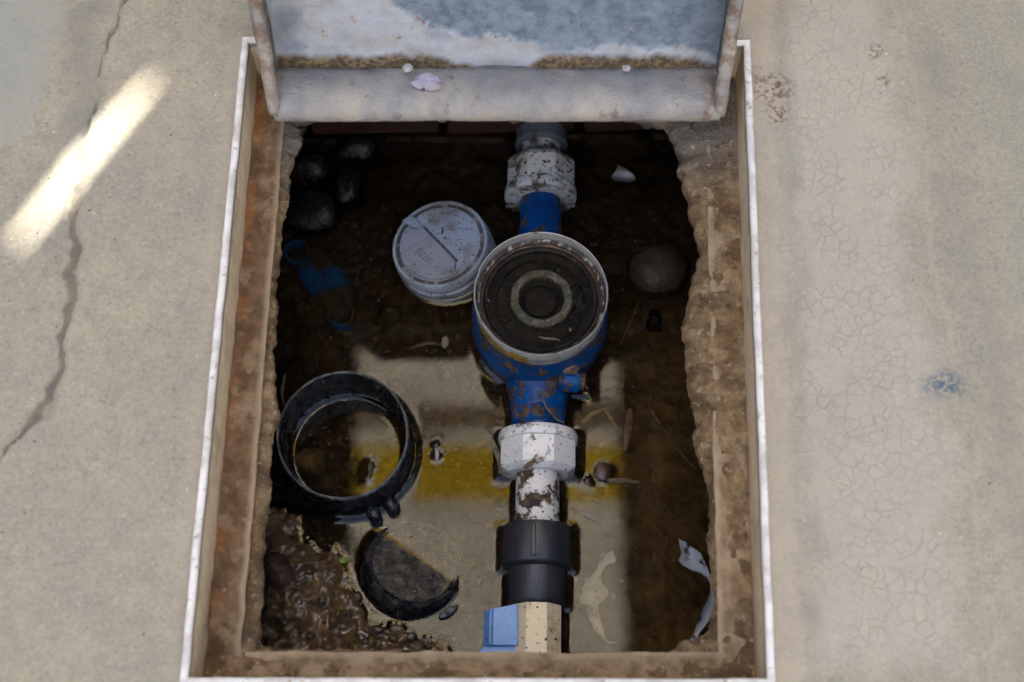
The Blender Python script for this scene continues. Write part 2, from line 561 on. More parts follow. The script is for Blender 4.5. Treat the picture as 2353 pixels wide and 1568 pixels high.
grime('far_pvc', (0.10, 0.115, 0.15), (0.06, 0.045, 0.03), 70, 0.56, 0.7, 0.35, 0.7, 0.3, 500, None, 0.2)
grime('handle_blue', (0.17, 0.37, 0.74), (0.30, 0.27, 0.22), 85, 0.64, 0.74, 0.32, 0.6, 0.25, 500, (420, 0.68, (0.06, 0.05, 0.05)), 0.15)
grime('black_plastic', (0.012, 0.012, 0.013), (0.045, 0.041, 0.037), 110, 0.50, 0.66, 0.25, 0.55, 0.5, 500, (800, 0.69, (0.18, 0.16, 0.14)), 0.2)
grime('worn_rim', (0.16, 0.155, 0.15), (0.06, 0.055, 0.05), 160, 0.45, 0.6, 0.6, 0.8, 0.8, 500, None, 0.3)
grime('ring_metal', (0.38, 0.375, 0.355), (0.13, 0.10, 0.07), 130, 0.60, 0.70, 0.32, 0.8, 0.35, 600, (700, 0.68, (0.10, 0.075, 0.05)), 0.2)
grime('residue', (0.36, 0.35, 0.33), (0.05, 0.038, 0.026), 150, 0.42, 0.50, 0.7, 0.8, 0.8, 500, None, 0.3)
grime('rust_ring', (0.085, 0.045, 0.028), (0.030, 0.02, 0.015), 150, 0.45, 0.6, 0.35, 0.6, 0.7, 500, (600, 0.65, (0.24, 0.17, 0.11)), 0.3)
grime('moss_ring', (0.085, 0.068, 0.042), (0.040, 0.042, 0.018), 150, 0.46, 0.58, 0.6, 0.8, 0.9, 420, (420, 0.63, (0.24, 0.19, 0.13)), 0.3)
grime('cap_grey', (0.35, 0.39, 0.44), (0.17, 0.145, 0.12), 40, 0.44, 0.72, 0.33, 0.6, 0.3, 500, (380, 0.635, (0.05, 0.035, 0.025)), 0.16)
grime('cap_flap', (0.30, 0.305, 0.335), (0.17, 0.145, 0.125), 45, 0.46, 0.74, 0.38, 0.6, 0.3, 500, (380, 0.66, (0.05, 0.035, 0.025)), 0.16)
grime('cap_groove', (0.09, 0.07, 0.055), (0.27, 0.25, 0.23), 120, 0.5, 0.62, 0.6, 0.8, 0.6, 500, None, 0.3)
grime('half_disc_top', (0.030, 0.027, 0.024), (0.115, 0.085, 0.055), 150, 0.47, 0.60, 0.18, 0.7, 0.8, 330, (700, 0.66, (0.20, 0.15, 0.09)), 0.3, bdist=0.0010)
grime('clamp_blue', (0.014, 0.080, 0.27), (0.045, 0.034, 0.023), 42, 0.46, 0.58, 0.4, 0.8, 0.3, 400, None, 0.3, spec=0.06)
grime('brick_red', (0.035, 0.013, 0.009), (0.012, 0.009, 0.007), 60, 0.5, 0.62, 0.5, 0.8, 0.8, 300, None, 0.3)
grime('pit_masonry', (0.085, 0.065, 0.045), (0.04, 0.03, 0.022), 45, 0.45, 0.62, 0.55, 0.8, 1.0, 260, None, 0.3, bdist=0.002)
grime('straw', (0.17, 0.125, 0.07), (0.08, 0.055, 0.03), 200, 0.5, 0.6, 0.5, 0.7)
grime('twig', (0.16, 0.095, 0.055), (0.06, 0.035, 0.02), 200, 0.45, 0.6, 0.5, 0.7)
grime('leaf_brown', (0.075, 0.042, 0.026), (0.05, 0.026, 0.016), 200, 0.45, 0.6, 0.35, 0.6)
grime('scrap_white', (0.40, 0.40, 0.41), (0.22, 0.17, 0.13), 130, 0.52, 0.66, 0.5, 0.7)
grime('scrap_lilac', (0.36, 0.34, 0.44), (0.34, 0.26, 0.22), 130, 0.52, 0.66, 0.6, 0.7)
grime('green_bit', (0.20, 0.28, 0.03), (0.12, 0.12, 0.03), 200, 0.5, 0.6, 0.4, 0.6)
grime('copper', (0.50, 0.24, 0.14), (0.10, 0.05, 0.03), 400, 0.5, 0.6, 0.3, 0.6, metallic=0.6)
grime('seal_plastic', (0.21, 0.115, 0.07), (0.10, 0.06, 0.04), 200, 0.5, 0.62, 0.15, 0.4)
plain('silver', (0.72, 0.72, 0.72), 0.25, 0.5)
grime('sticker_yellow', (0.44, 0.28, 0.03), (0.16, 0.10, 0.03), 170, 0.56, 0.66, 0.4, 0.7)
plain('ink', (0.03, 0.022, 0.02), 0.6)
plain('ink_grey', (0.13, 0.135, 0.16), 0.6)
plain('pebble', (0.10, 0.068, 0.042), 0.3, var=0.6)
plain('canopy_steel', (0.020, 0.018, 0.017), 0.75, 0.0, 6)
plain('plaster', (0.30, 0.29, 0.28), 0.9, 0.0, 5)
plain('canopy_wood', (0.045, 0.030, 0.02), 0.8, 0.0, 30)
sheet_mat('sheet_cream', (0.5, 0.48, 0.44), (0.80, 0.75, 0.66))
sheet_mat('sheet_dark_band', (0.3, 0.26, 0.2), (0.44, 0.38, 0.29))
sheet_mat('sheet_yellow', (0.5, 0.36, 0.05), (0.76, 0.61, 0.13))


# ------------------------------------------------------------------ objects
def mesh_of(name, verts, faces, mat, smooth=True, sharp=35, attrs=None):
    me = bpy.data.meshes.new(name)
    verts = np.asarray(verts, float)
    me.from_pydata(verts.tolist(), [], [list(map(int, f)) for f in faces])
    me.update()
    if smooth:
        me.shade_smooth()
        if sharp:
            me.set_sharp_from_angle(angle=R(sharp))
    if mat:
        me.materials.append(MATS[mat])
    for k, v in (attrs or {}).items():
        a = me.attributes.new(k, 'FLOAT', 'POINT')
        a.data.foreach_set('value', np.asarray(v, np.float32))
    return me


def tag(o, label, cat, group=None):
    o['label'] = label
    o['category'] = cat
    if group:
        o['group'] = group
    return o


def struct(o, kind='structure'):
    o['kind'] = kind
    return o


def thing(name, loc, label, cat, group=None):
    o = bpy.data.objects.new(name, None)
    o.location = loc
    o.empty_display_size = 0.02
    col.objects.link(o)
    return tag(o, label, cat, group)


def root_loc(o):
    p = np.zeros(3)
    while o is not None:
        p += np.array(o.location)
        o = o.parent
    return p


def part(parent, name, vf, mat, **kw):
    """mesh given in world coordinates, linked as a child of parent"""
    v, f = vf
    v = np.asarray(v, float) - (root_loc(parent) if parent else 0)
    o = bpy.data.objects.new(name, mesh_of(name, v, f, mat, **kw))
    col.objects.link(o)
    if parent:
        o.parent = parent
    return o


def single(name, vf, mat, label=None, cat=None, group=None, **kw):
    """a thing that is one mesh, origin at its base"""
    v, f = vf
    v = np.asarray(v, float)
    c = np.array([v[:, 0].mean(), v[:, 1].mean(), v[:, 2].min()])
    o = bpy.data.objects.new(name, mesh_of(name, v - c, f, mat, **kw))
    o.location = c
    col.objects.link(o)
    if label:
        tag(o, label, cat, group)
    return o


def join(*vfs):
    V, F, n = [], [], 0
    for v, f in vfs:
        v = np.asarray(v, float)
        V.append(v)
        F += [[i + n for i in q] for q in f]
        n += len(v)
    return np.vstack(V), F


def loft(rings, cap0=True, cap1=True):
    rings = [np.asarray(r, float) for r in rings]
    n = len(rings[0])
    V = np.vstack(rings)
    F = []
    for k in range(len(rings) - 1):
        for i in range(n):
            j = (i + 1) % n
            F.append([k * n + i, k * n + j, (k + 1) * n + j, (k + 1) * n + i])
    if cap0:
        F.append(list(range(n))[::-1])
    if cap1:
        F.append([(len(rings) - 1) * n + i for i in range(n)])
    return V, F


def frame(axis):
    a = Vector(axis).normalized()
    t = Vector((0, 0, 1)) if abs(a.z) < 0.9 else Vector((1, 0, 0))
    x = t.cross(a).normalized()
    y = a.cross(x)
    return np.array(x), np.array(y), np.array(a)


def lathe(profile, center, axis=(0, 0, 1), n=64, cap0=True, cap1=True, closed=False, shape=None, phase=0.0):
    """profile [(r, h)], rings swept along the axis; shape(k) gives radius factor per vertex"""
    x, y, a = frame(axis)
    c = np.asarray(center, float)
    th = np.arange(n) / n * 2 * math.pi + phase
    rings = []
    for r, h in profile:
        rr = r * (shape(th) if shape else 1.0)
        rings.append(c + np.outer(np.cos(th) * rr, x) + np.outer(np.sin(th) * rr, y) + a * h)
    if closed:
        V, F = loft(rings, False, False)
        m = len(rings)
        for i in range(n):
            j = (i + 1) % n
            F.append([(m - 1) * n + i, (m - 1) * n + j, j, i])
        return V, F
    return loft(rings, cap0, cap1)


def polygon_shape(sides, rnd=0.0):
    """radius factor that turns a circle of 'apothem' into a regular polygon"""
    def f(th):
        a = np.mod(th + math.pi / sides, 2 * math.pi / sides) - math.pi / sides
        k = 1 / np.cos(a)
        return np.minimum(k, 1 / math.cos(math.pi / sides) - rnd)
    return f


def tube(pts, rad, n=10, caps=True):
    pts = np.asarray(pts, float)
    m = len(pts)
    rad = np.broadcast_to(rad, (m,))
    rings = []
    T = np.gradient(pts, axis=0)
    up = np.array([0.0, 0.0, 1.0])
    if abs(np.dot(T[0] / np.linalg.norm(T[0]), up)) > 0.9:
        up = np.array([1.0, 0, 0])
    th = np.arange(n) / n * 2 * math.pi
    for k in range(m):
        t = T[k] / np.linalg.norm(T[k])
        x = np.cross(up, t)
        x /= np.linalg.norm(x)
        y = np.cross(t, x)
        rings.append(pts[k] + rad[k] * (np.outer(np.cos(th), x) + np.outer(np.sin(th), y)))
    return loft(rings, caps, caps)


def box(lo, hi, bev=0.0):
    lo, hi = np.asarray(lo, float), np.asarray(hi, float)
    if bev <= 0:
        V = [[(lo, hi)[a][0], (lo, hi)[b][1], (lo, hi)[c][2]] for c in (0, 1) for b in (0, 1) for a in (0, 1)]
        return np.array(V), [[0, 2, 3, 1], [4, 5, 7, 6], [0, 1, 5, 4], [2, 6, 7, 3], [0, 4, 6, 2], [1, 3, 7, 5]]
    rings = []
    for z, b in ((lo[2], bev), (lo[2] + bev, 0), (hi[2] - bev, 0), (hi[2], bev)):
        x0, x1, y0, y1 = lo[0] + b, hi[0] - b, lo[1] + b, hi[1] - b
        c = bev * 0.7
        rings.append([[x0 + c, y0, z], [x1 - c, y0, z], [x1, y0 + c, z], [x1, y1 - c, z], [x1 - c, y1, z], [x0 + c, y1, z], [x0, y1 - c, z], [x0, y0 + c, z]])
    return loft(rings)


def xform(vf, M):
    v, f = vf
    M = np.array(M)
    return v @ M[:3, :3].T + M[:3, 3], f


def grid(X, Y, Z):
    """X, Y, Z arrays (rows, cols)"""
    r, c = X.shape
    V = np.c_[X.ravel(), Y.ravel(), Z.ravel()]
    i = np.arange(r * c).reshape(r, c)
    F = np.stack([i[:-1, :-1], i[:-1, 1:], i[1:, 1:], i[1:, :-1]], -1).reshape(-1, 4)
    return V, F


def fast_mesh(name, V, F, mat, attrs=None):
    me = bpy.data.meshes.new(name)
    F = np.asarray(F, np.int32)
    me.vertices.add(len(V))
    me.vertices.foreach_set('co', np.asarray(V, np.float32).ravel())
    k = F.shape[1]
    me.loops.add(F.size)
    me.loops.foreach_set('vertex_index', F.ravel())
    me.polygons.add(len(F))
    me.polygons.foreach_set('loop_start', np.arange(len(F), dtype=np.int32) * k)
    me.update(calc_edges=True)
    me.validate()
    me.shade_smooth()
    me.materials.append(MATS[mat])
    for kk, v in (attrs or {}).items():
        a = me.attributes.new(kk, 'FLOAT', 'POINT')
        a.data.foreach_set('value', np.asarray(v, np.float32))
    o = bpy.data.objects.new(name, me)
    col.objects.link(o)
    return o


def blob(center, rad, seed=0, amp=0.16, n=22, scale=1.4, boxy=1.0):
    """an uneven rounded stone"""
    rings = []
    th = np.arange(n) / n * 2 * math.pi
    m = n // 2 + 2
    for k in range(m + 1):
        ph = math.pi * min(max(k / m, 0.02), 0.98)
        d = np.c_[np.cos(th) * math.sin(ph), np.sin(th) * math.sin(ph), np.full(n, -math.cos(ph))]
        d2 = np.sign(d) * np.abs(d) ** boxy
        rr = 1 + amp * fbm(d * scale + seed * 7.7, 1.0, 3, seed)
        rings.append(np.asarray(center) + d2 * rr[:, None] * np.asarray(rad))
    return loft(rings)


# ================================================================== THE SETTING
# ---- the frame's corners on the pavement (inner edge of the upstanding leg)
FI = at2([(572, 104), (1708, 110), (1761, 1562), (434, 1559)], 0.0)   # far-left, far-right, near-right, near-left


def inset(quad, d):
    """offset a quad inwards by d (quad order: far-left, far-right, near-right, near-left)"""
    q = np.asarray(quad)
    n = len(q)
    lines = []
    cen = q.mean(0)
    for k in range(n):
        a, b = q[k], q[(k + 1) % n]
        t = (b - a) / np.linalg.norm(b - a)
        nn = np.array([-t[1], t[0]])
        if np.dot(cen - a, nn) < 0:
            nn = -nn
        lines.append((a + nn * d, t))
    out = []
    for k in range(n):
        (p, t), (p2, t2) = lines[k - 1], lines[k]
        A = np.array([t, -t2]).T
        s = np.linalg.solve(A, p2 - p)
        out.append(p + t * s[0])
    return np.array(out)


FO = inset(FI, -0.0048)

# ---- pavement: one sheet out to the horizon with the pit's opening left free
def spaced(fine, step, far, growth=1.16):
    a = list(np.arange(0, fine + 1e-9, step))
    s = step
    while a[-1] < far:
        s *= growth
        a.append(a[-1] + s)
    return np.array(a)


def build_pavement():
    off = spaced(0.27, 0.0026, 60)
    yf, yn = FO[0][1], FO[3][1]
    ny = 190
    rows = np.r_[(yn - spaced(0.03, 0.003, 60))[::-1], np.linspace(yn, yf, ny)[1:-1], yf + spaced(0.06, 0.003, 60)]
    nn = len(spaced(0.03, 0.003, 60))
    kf0, kf1 = nn - 1, nn - 1 + ny - 1          # rows of the near and far edge
    inner = np.linspace(0, 1, 60)

    def xl(y):
        t = (y - FO[3][1]) / (FO[0][1] - FO[3][1])
        t = np.clip(t, -0.3, 1.3)
        return FO[3][0] + t * (FO[0][0] - FO[3][0])

    def xr(y):
        t = (y - FO[2][1]) / (FO[1][1] - FO[2][1])
        t = np.clip(t, -0.3, 1.3)
        return FO[2][0] + t * (FO[1][0] - FO[2][0])
    X, Y = [], []
    for y in rows:
        a, b = xl(y), xr(y)
        X.append(np.r_[(a - off)[::-1], a + inner[1:-1] * (b - a), b + off])
        Y.append(np.full(len(X[-1]), y))
    X, Y = np.array(X), np.array(Y)
    P = np.c_[X.ravel(), Y.ravel()]
    near = (np.abs(P[:, 0]) < 0.6) & (np.abs(P[:, 1]) < 0.6)
    Q = P[near]
    attrs = {k: np.zeros(len(P)) for k in ('crackle', 'rough', 'mortar', 'crack', 'pale', 'grey', 'stain', 'paint')}
    Z = np.zeros(len(P))
    z = 0.0009 * fbm(Q, 22, 3, 3) + 0.0004 * fbm(Q, 120, 3, 5)
    # the long crack at the left: a worn channel beside a slightly lower old screed
    crack = at2([(300, -40), (268, 40), (235, 110), (222, 170), (214, 260), (190, 380), (172, 470), (165, 560), (150, 700), (132, 830), (108, 920), (60, 985), (15, 1030), (-20, 1080), (-60, 1200)], 0)
    dj = Q + 0.0035 * np.c_[fbm(Q, 60, 4, 21), fbm(Q, 60, 4, 31)]
    dc = seg_dist(dj, crack, False)
    wid = 0.0020 + 0.0050 * np.clip(fbm(Q, 22, 3, 9) + 0.35, 0, 1)
    ck = np.clip(1 - dc / wid, 0, 1) ** 0.8
    z -= 0.0042 * ck
    left_poly = np.vstack([crack, at2([(-60, 1700), (-900, 1700), (-900, -200), (300, -200)], 0)])
    lft = inside(Q, left_poly)
    z -= np.where(lft, 0.0016, 0) * np.clip(dc / 0.004, 0, 1)
    # worn gritty channel along the upper part of the crack
    gz = np.clip(1 - seg_dist(dj, at2([(250, -40), (180, 60), (190, 200), (205, 380)], 0), False) / 0.016, 0, 1)
    A = attrs
    A['crack'][near] = np.clip(ck * 1.0, 0, 1) * 0.8
    A['mortar'][near] += 0.6 * np.clip(1 - np.abs(dc - wid - 0.0015) / 0.0022, 0, 1) * ~lft
    A['grey'][near] = np.clip(gz * 1.3, 0, 1) * 0.55
    A['pale'][near] = np.clip(sdist(dj, at2([(-300, -300), (165, -300), (165, 20), (130, 110), (120, 210), (60, 330), (-300, 420)], 0)) / 0.010, 0, 1) * 0.6
    # right-hand side: mortar strip by the frame, crackled screed, rough older slab
    edge = at2([(1738, -100), (1738, 105), (1800, 1580)], 0)
    dright = np.where(Q[:, 0] > 0, seg_dist(dj, edge, False), 1)
    A['mortar'][near] += np.clip((0.0125 - dright) / 0.003, 0, 1) * (Q[:, 0] > 0) * 0.8
    dl = seg_dist(dj, at2([(548, 100), (398, 1570)], 0), False)
    A['mortar'][near] += np.clip((0.009 - dl) / 0.004, 0, 1) * (Q[:, 0] < 0) * 0.45
    slab = at2([(2150, -200), (2190, 20), (2225, 130), (2250, 260), (2300, 520), (2330, 700), (2420, 1200), (2500, 1800), (3400, 1800), (3400, -200)], 0)
    sd = sdist(dj, slab)
    A['rough'][near] = np.clip(sd / 0.006 + 0.5, 0, 1)
    A['grey'][near] += np.clip(1 - np.abs(sd + 0.024 + 0.008 * fbm(Q, 20, 3, 77)) / 0.026, 0, 1) * 0.4 * np.clip(0.8 + fbm(Q, 30, 3, 78), 0, 1) * (Q[:, 0] > 0)
    seam = at2([(2040, -60), (2075, 110), (2130, 330), (2140, 560), (2180, 760), (2200, 900), (2240, 1050), (2250, 1180), (2270, 1400), (2280, 1600)], 0)
    ds = seg_dist(dj, seam, False)
    z += 0.0009 * np.clip(1 - ds / 0.0022, 0, 1)
    A['mortar'][near] += 0.8 * np.clip(1 - ds / 0.0022, 0, 1)
    scr = np.vstack([edge[::-1], seam])
    A['crackle'][near] = np.clip((sdist(dj, scr) - 0.006 + 0.008 * fbm(Q, 25, 3, 81)) / 0.02, 0, 1)
    z += np.where(sd > 0, 0.0007 * fbm(Q, 300, 3, 40), 0)
    A['grey'][near] += np.clip(1 - np.abs(dright - 0.021 + 0.004 * fbm(Q, 30, 3, 79)) / 0.009, 0, 1) * 0.35 * np.clip(0.5 + 1.2 * fbm(Q, 40, 3, 80), 0, 1) * (Q[:, 0] > 0)
    for u, v, r in ((2006, 112, 0.006), (2030, 180, 0.004), (1775, 200, 0.012), (1780, 262, 0.008)):
        c = at2([(u, v)], 0)[0]
        A['stain'][near] += np.clip(1.4 - np.hypot(*(dj - c).T) / r, 0, 1) * 0.9
    c = at2([(2170, 882)], 0)[0]
    A['paint'][near] = np.clip(1.5 - np.hypot((dj - c)[:, 0] / 0.013, (dj - c)[:, 1] / 0.008), 0, 1)
    # trowel sweeps, lower left
    c = at2([(330, 1640)], 0)[0]
    d = Q - c
    rr = np.hypot(*d.T)
    sw = np.sin(rr * 520 + 4 * fbm(Q, 12, 2, 60)) * np.exp(-((rr - 0.055) / 0.032) ** 2)
    z += 0.00035 * sw * (Q[:, 0] < -0.1)
    Z[near] = z
    # keep the sheet below the frame's rim
    for k in attrs:
        attrs[k] = np.clip(attrs[k], 0, 1)
    V, F = grid(X, Y, Z.reshape(X.shape))
    r, cN = X.shape
    nl = len(off)
    fi = np.arange((r - 1) * (cN - 1)).reshape(r - 1, cN - 1)
    hole = np.zeros_like(fi, bool)
    hole[kf0:kf1, nl - 1:nl - 1 + 59] = True
    F = F[~hole.ravel()]
    return struct(fast_mesh('pavement', V, F, 'concrete', attrs))


build_pavement()

# ---- mortar lip under the frame, jagged towards the pit
LIP_Z = -0.050
lip_px = [(1000, 268), (1015, 276), (1030, 262), (1150, 262), (1185, 276), (1225, 262), (1400, 262), (1470, 272), (1526, 290), (1546, 320), (1556, 350), (1573, 370), (1551, 390), (1568, 410),
          (1563, 425), (1575, 450), (1587, 500), (1600, 540), (1610, 590), (1590, 645), (1578, 700), (1570, 750), (1578, 824), (1585, 899), (1591, 934),
          (1601, 974), (1590, 1014), (1606, 1049), (1621, 1084), (1631, 1144), (1628, 1184), (1630, 1260), (1633, 1334), (1641, 1384), (1626, 1449), (1600, 1472),
          (1575, 1468), (1531, 1502), (1430, 1503), (1300, 1504), (1180, 1502), (1080, 1500), (1000, 1494), (900, 1496), (800, 1490), (700, 1492), (640, 1490), (600, 1484),
          (596, 1440), (600, 1380), (606, 1300), (612, 1200), (620, 1130), (622, 1060), (628, 1010), (640, 950), (632, 880), (630, 800), (640, 720), (636, 640), (645, 560), (652, 480),
          (662, 462), (666, 400), (672, 350), (690, 330), (684, 312), (692, 300), (676, 290), (700, 274), (740, 262), (860, 262)]
LIP = resample(at2(lip_px, LIP_Z), 0.0016)
LIP = LIP + 0.0010 * np.c_[fbm(LIP, 260, 3, 71), fbm(LIP, 260, 3, 81)]


def outward(poly):
    t = np.roll(poly, -6, 0) - np.roll(poly, 6, 0)
    n = np.c_[t[:, 1], -t[:, 0]]
    n /= np.linalg.norm(n, axis=1)[:, None]
    c = poly.mean(0)
    if np.mean(np.sum((poly - c) * n, 1)) < 0:
        n = -n
    # smooth the normals
    for _ in range(6):
        n = (np.roll(n, 1, 0) + n + np.roll(n, -1, 0)) / 3
    n /= np.linalg.norm(n, axis=1)[:, None]
    return n


LN = outward(LIP)
LIPC = LIP[::14]


FAR_Y = at(900, 314, WATER)[1]


def build_pit_wall():
    base = resample(LIP, 0.012)
    for _ in range(10):
        base = (np.roll(base, 1, 0) + base * 2 + np.roll(base, -1, 0)) / 4
    n = outward(base)
    lo, hi = base[:, 1].min(), base[:, 1].max()
    fr = np.clip((base[:, 1] - (hi - 0.05)) / 0.05, 0, 1)
    base = base + np.c_[np.zeros(len(base)), fr * (FAR_Y + 0.012 - hi)]
    rings = []
    for z in np.linspace(-0.07, -0.30, 16):
        P = base + n * 0.042
        P3 = np.c_[P, np.full(len(P), z)]
        P = P + n * (0.004 * fbm(P3, 40, 4, 91))[:, None]
        rings.append(np.c_[P, np.full(len(P), z)])
    w = single('pit_wall', loft(rings, False, False), 'pit_masonry')
    struct(w)
    # the mortar lip: a part of the wall
    wb = np.clip((LIP[:, 0] - at(700, 800, LIP_Z)[0]) / 0.02, 0, 1)
    wb = np.maximum(wb, np.clip((at(600, 1460, LIP_Z)[1] - LIP[:, 1]) / 0.006, 0, 1))
    bury = {0.055: 0.0068, 0.036: 0.0070, 0.029: 0.0070, 0.022: 0.0068, 0.017: 0.0070, 0.012: 0.0072, 0.006: 0.0050, 0.002: 0.0018}
    rings = []
    prof = [(0.055, -0.0418), (0.036, -0.0422), (0.029, -0.0427), (0.022, -0.0432), (0.017, -0.0438), (0.012, -0.0445), (0.006, -0.046), (0.002, -0.048), (0.0, -0.051), (0.0006, -0.056), (0.004, -0.063), (0.010, -0.074), (0.020, -0.086), (0.034, -0.094)]
    for d, z in prof:
        P3 = np.c_[LIP + LN * d, np.full(len(LIP), z)]
        P3[:, 2] += wb * bury.get(d, 0) * (0.86 + 0.28 * fbm(P3, 35, 3, 121))
        s = min(1.0, 0.25 + 1.2 * (1 if d < 0.02 else 0.0))
        nz = fbm(P3, 150, 4, 101)
        P3[:, :2] += LN * (0.0018 * nz * s)[:, None]
        P3[:, 2] += 0.0019 * fbm(P3, 110, 4, 111) * (1 if z > -0.05 else 0.4) * (0.7 if d > 0.03 else 1)
        rings.append(P3)
    V, F = loft(rings, False, False)
    y0, y1 = LIP[:, 1].min(), LIP[:, 1].max()
    far = np.clip((V[:, 1] - (y0 + 0.80 * (y1 - y0))) / (0.14 * (y1 - y0)), 0, 1)
    part(w, 'mortar_lip', (V, F), 'mortar', sharp=None, attrs={'grey': far})
    return w


pit_wall = build_pit_wall()

# bricks of the far wall
far_y = FAR_Y
bm_v, bm_f = box((-0.052, -0.02, -0.0165), (0.052, 0.02, 0.0165), 0.003)
nz = fbm(bm_v, 60, 3, 5)
brick_me = mesh_of('brick', bm_v + 0.0012 * nz[:, None], bm_f, 'brick_red')
for r in range(4):
    z = -0.098 - r * 0.041
    for k in range(-2, 3):
        x = k * 0.113 + (0.056 if r % 2 else 0) + random.uniform(-0.002, 0.002)
        if abs(x) > 0.18:
            continue
        b = bpy.data.objects.new('brick', brick_me)
        b.location = Vector((x, far_y + 0.020 + random.uniform(-0.003, 0.003), z)) - pit_wall.location
        b.rotation_euler = (random.uniform(-.03, .03), random.uniform(-.02, .02), random.uniform(-.03, .03))
        b.parent = pit_wall
        col.objects.link(b)

# ---- mud floor with the bank in the near-left corner
bank_px = [(560, 1150), (640, 1166), (672, 1190), (692, 1216), (700, 1248), (740, 1262), (768, 1268), (792, 1300), (802, 1345), (828, 1398), (868, 1428), (915, 1440), (960, 1462), (1035, 1494), (1060, 1560), (540, 1580)]
BANK = at2(bank_px, WATER)


def floor_height(P):
    Pj = P + 0.004 * np.c_[fbm(P, 70, 3, 131), fbm(P, 70, 3, 141)]
    d = sdist(Pj, BANK)
    z = WATER - 0.017 + 0.004 * fbm(P, 25, 4, 151) + 0.0016 * fbm(P, 150, 3, 161)
    rise = np.clip((d + 0.012) / 0.016, 0, 1)
    rise = rise * rise * (3 - 2 * rise)
    top = WATER + 0.0035 + np.clip(d, 0, 0.05) * 0.34 + 0.0046 * fbm(P, 80, 4, 171) + 0.0026 * fbm(P, 210, 2, 181)
    z = z * (1 - rise) + top * rise
    # higher silt along the right wall
    xr = at(1660, 1200, WATER)[0]
    z += np.clip((P[:, 0] - (xr - 0.06)) / 0.06, 0, 1) * 0.009
    return z


x0, x1 = LIP[:, 0].min() - 0.03, LIP[:, 0].max() + 0.03
y0, y1 = LIP[:, 1].min() - 0.03, max(LIP[:, 1].max() + 0.03, far_y + 0.03)
gx, gy = np.arange(x0, x1, 0.00125), np.arange(y0, y1, 0.00125)
X, Y = np.meshgrid(gx, gy)
P = np.c_[X.ravel(), Y.ravel()]
Zf = floor_height(P)
dry = np.clip((Zf - WATER - 0.022) / 0.012, 0, 1) * 0.3
V, F = grid(X, Y, Zf.reshape(X.shape))
above = np.clip((Zf - WATER + 0.001) / 0.002, 0, 1)
struct(fast_mesh('pit_floor', V, F, 'mud', {'dry': dry, 'above': above, 'silt': np.clip((P[:, 0] - at(1420, 1200, WATER)[0]) / 0.03, 0, 1) * np.clip((at(1500, 640, WATER)[1] - P[:, 1]) / 0.12, 0, 1) * (0.75 + 0.25 * fbm(P, 60, 3, 600))}))

# ================================================================== PIPE RUN, METER: shared numbers
PZ = -0.194                     # height of the pipe axis
M_TOP = -0.122                  # rim of the meter's register ring
mc = at(1243, 672, M_TOP)       # centre of that rim
MR = 155 * px(1243, 672, M_TOP)
near_p = at(1231, 1500, PZ)
slope = (near_p[0] - mc[0]) / (near_p[1] - mc[1])


def axis_at(v):
    """point of the pipe axis seen in picture row v"""
    y = at(1240, v, PZ)[1]
    return np.array([mc[0] + slope * (y - mc[1]), y, PZ])


PAX = np.array([slope, 1.0, 0.0])
PAX /= np.linalg.norm(PAX)


def along(v0, v1, half_px, n=48, prof=None, shape=None, phase=0.0, **kw):
    """solid of revolution on the pipe axis from picture row v0 (far) to v1 (near)"""
    a, b = axis_at(v1), axis_at(v0)
    L = np.linalg.norm(b - a)
    k = px(1240, (v0 + v1) / 2, PZ)
    r = half_px * k
    prof = prof or [(1, 0), (1, 1)]
    return lathe([(r * q, L * t) for q, t in prof], a, PAX, n, shape=shape, phase=phase, **kw)


ring_c = at(787, 998, -0.157)
RING_R = 153 * px(787, 998, -0.157)
cap_top = at(1010, 560, WATER + 0.017)
CAP_R = 113 * px(1010, 560, WATER + 0.017)
cap_axis = Vector((-0.20, 0.05, 0.97)).normalized()
hd_c = at(952, 1294, WATER + 0.0032)
HD_R = 109 * px(957, 1292, WATER)
hd_axis = Vector((0.56 * 0.33, 0.83 * 0.33, 0.944)).normalized()   # face tips towards upper right

STONES = [  # u, v, half width, half height (px), top above water, material, label
    (1512, 614, 70, 60, 0.012, 'stone_brown', 'smooth brown rounded stone standing in the water right of the meter'),
    (722, 478, 66, 50, 0.010, 'stone_dark', 'large wet dark cobble against the left wall, above the blue clamp'),
    (702, 388, 54, 32, 0.010, 'stone_dark', 'flat wet black stone in the far left corner'),
    (797, 425, 42, 58, 0.006, 'stone_dark', 'upright wet dark stone leaning beside the large cobble'),
    (818, 346, 58, 36, 0.005, 'stone_dark', 'low dark stone below the far brick wall'),
    (636, 1312, 44, 44, 0.024, 'stone_red', 'reddish stone half buried in the mud bank'),
    (712, 1062, 38, 34, -0.006, 'stone_tan', 'tan pebble lying under water inside the black ring'),
    (893, 726, 30, 24, -0.004, 'stone_brown', 'small brown stone under water right of the blue clamp'),
    (1388, 930, 26, 20, -0.006, 'stone_brown', 'small round stone under water right of the white union nut'),
    (1506, 740, 22, 26, -0.005, 'stone_dark', 'small dark pebble under water below the brown stone'),
    (700, 712, 28, 24, -0.006, 'stone_brown', 'small muddy stone under water left of the clamp'),
]
FLOAT = [(1005, 1048, 12), (1003, 1022, 7), (852, 1072, 11), (845, 1095, 9), (1384, 1088, 22), (1350, 1105, 9)]

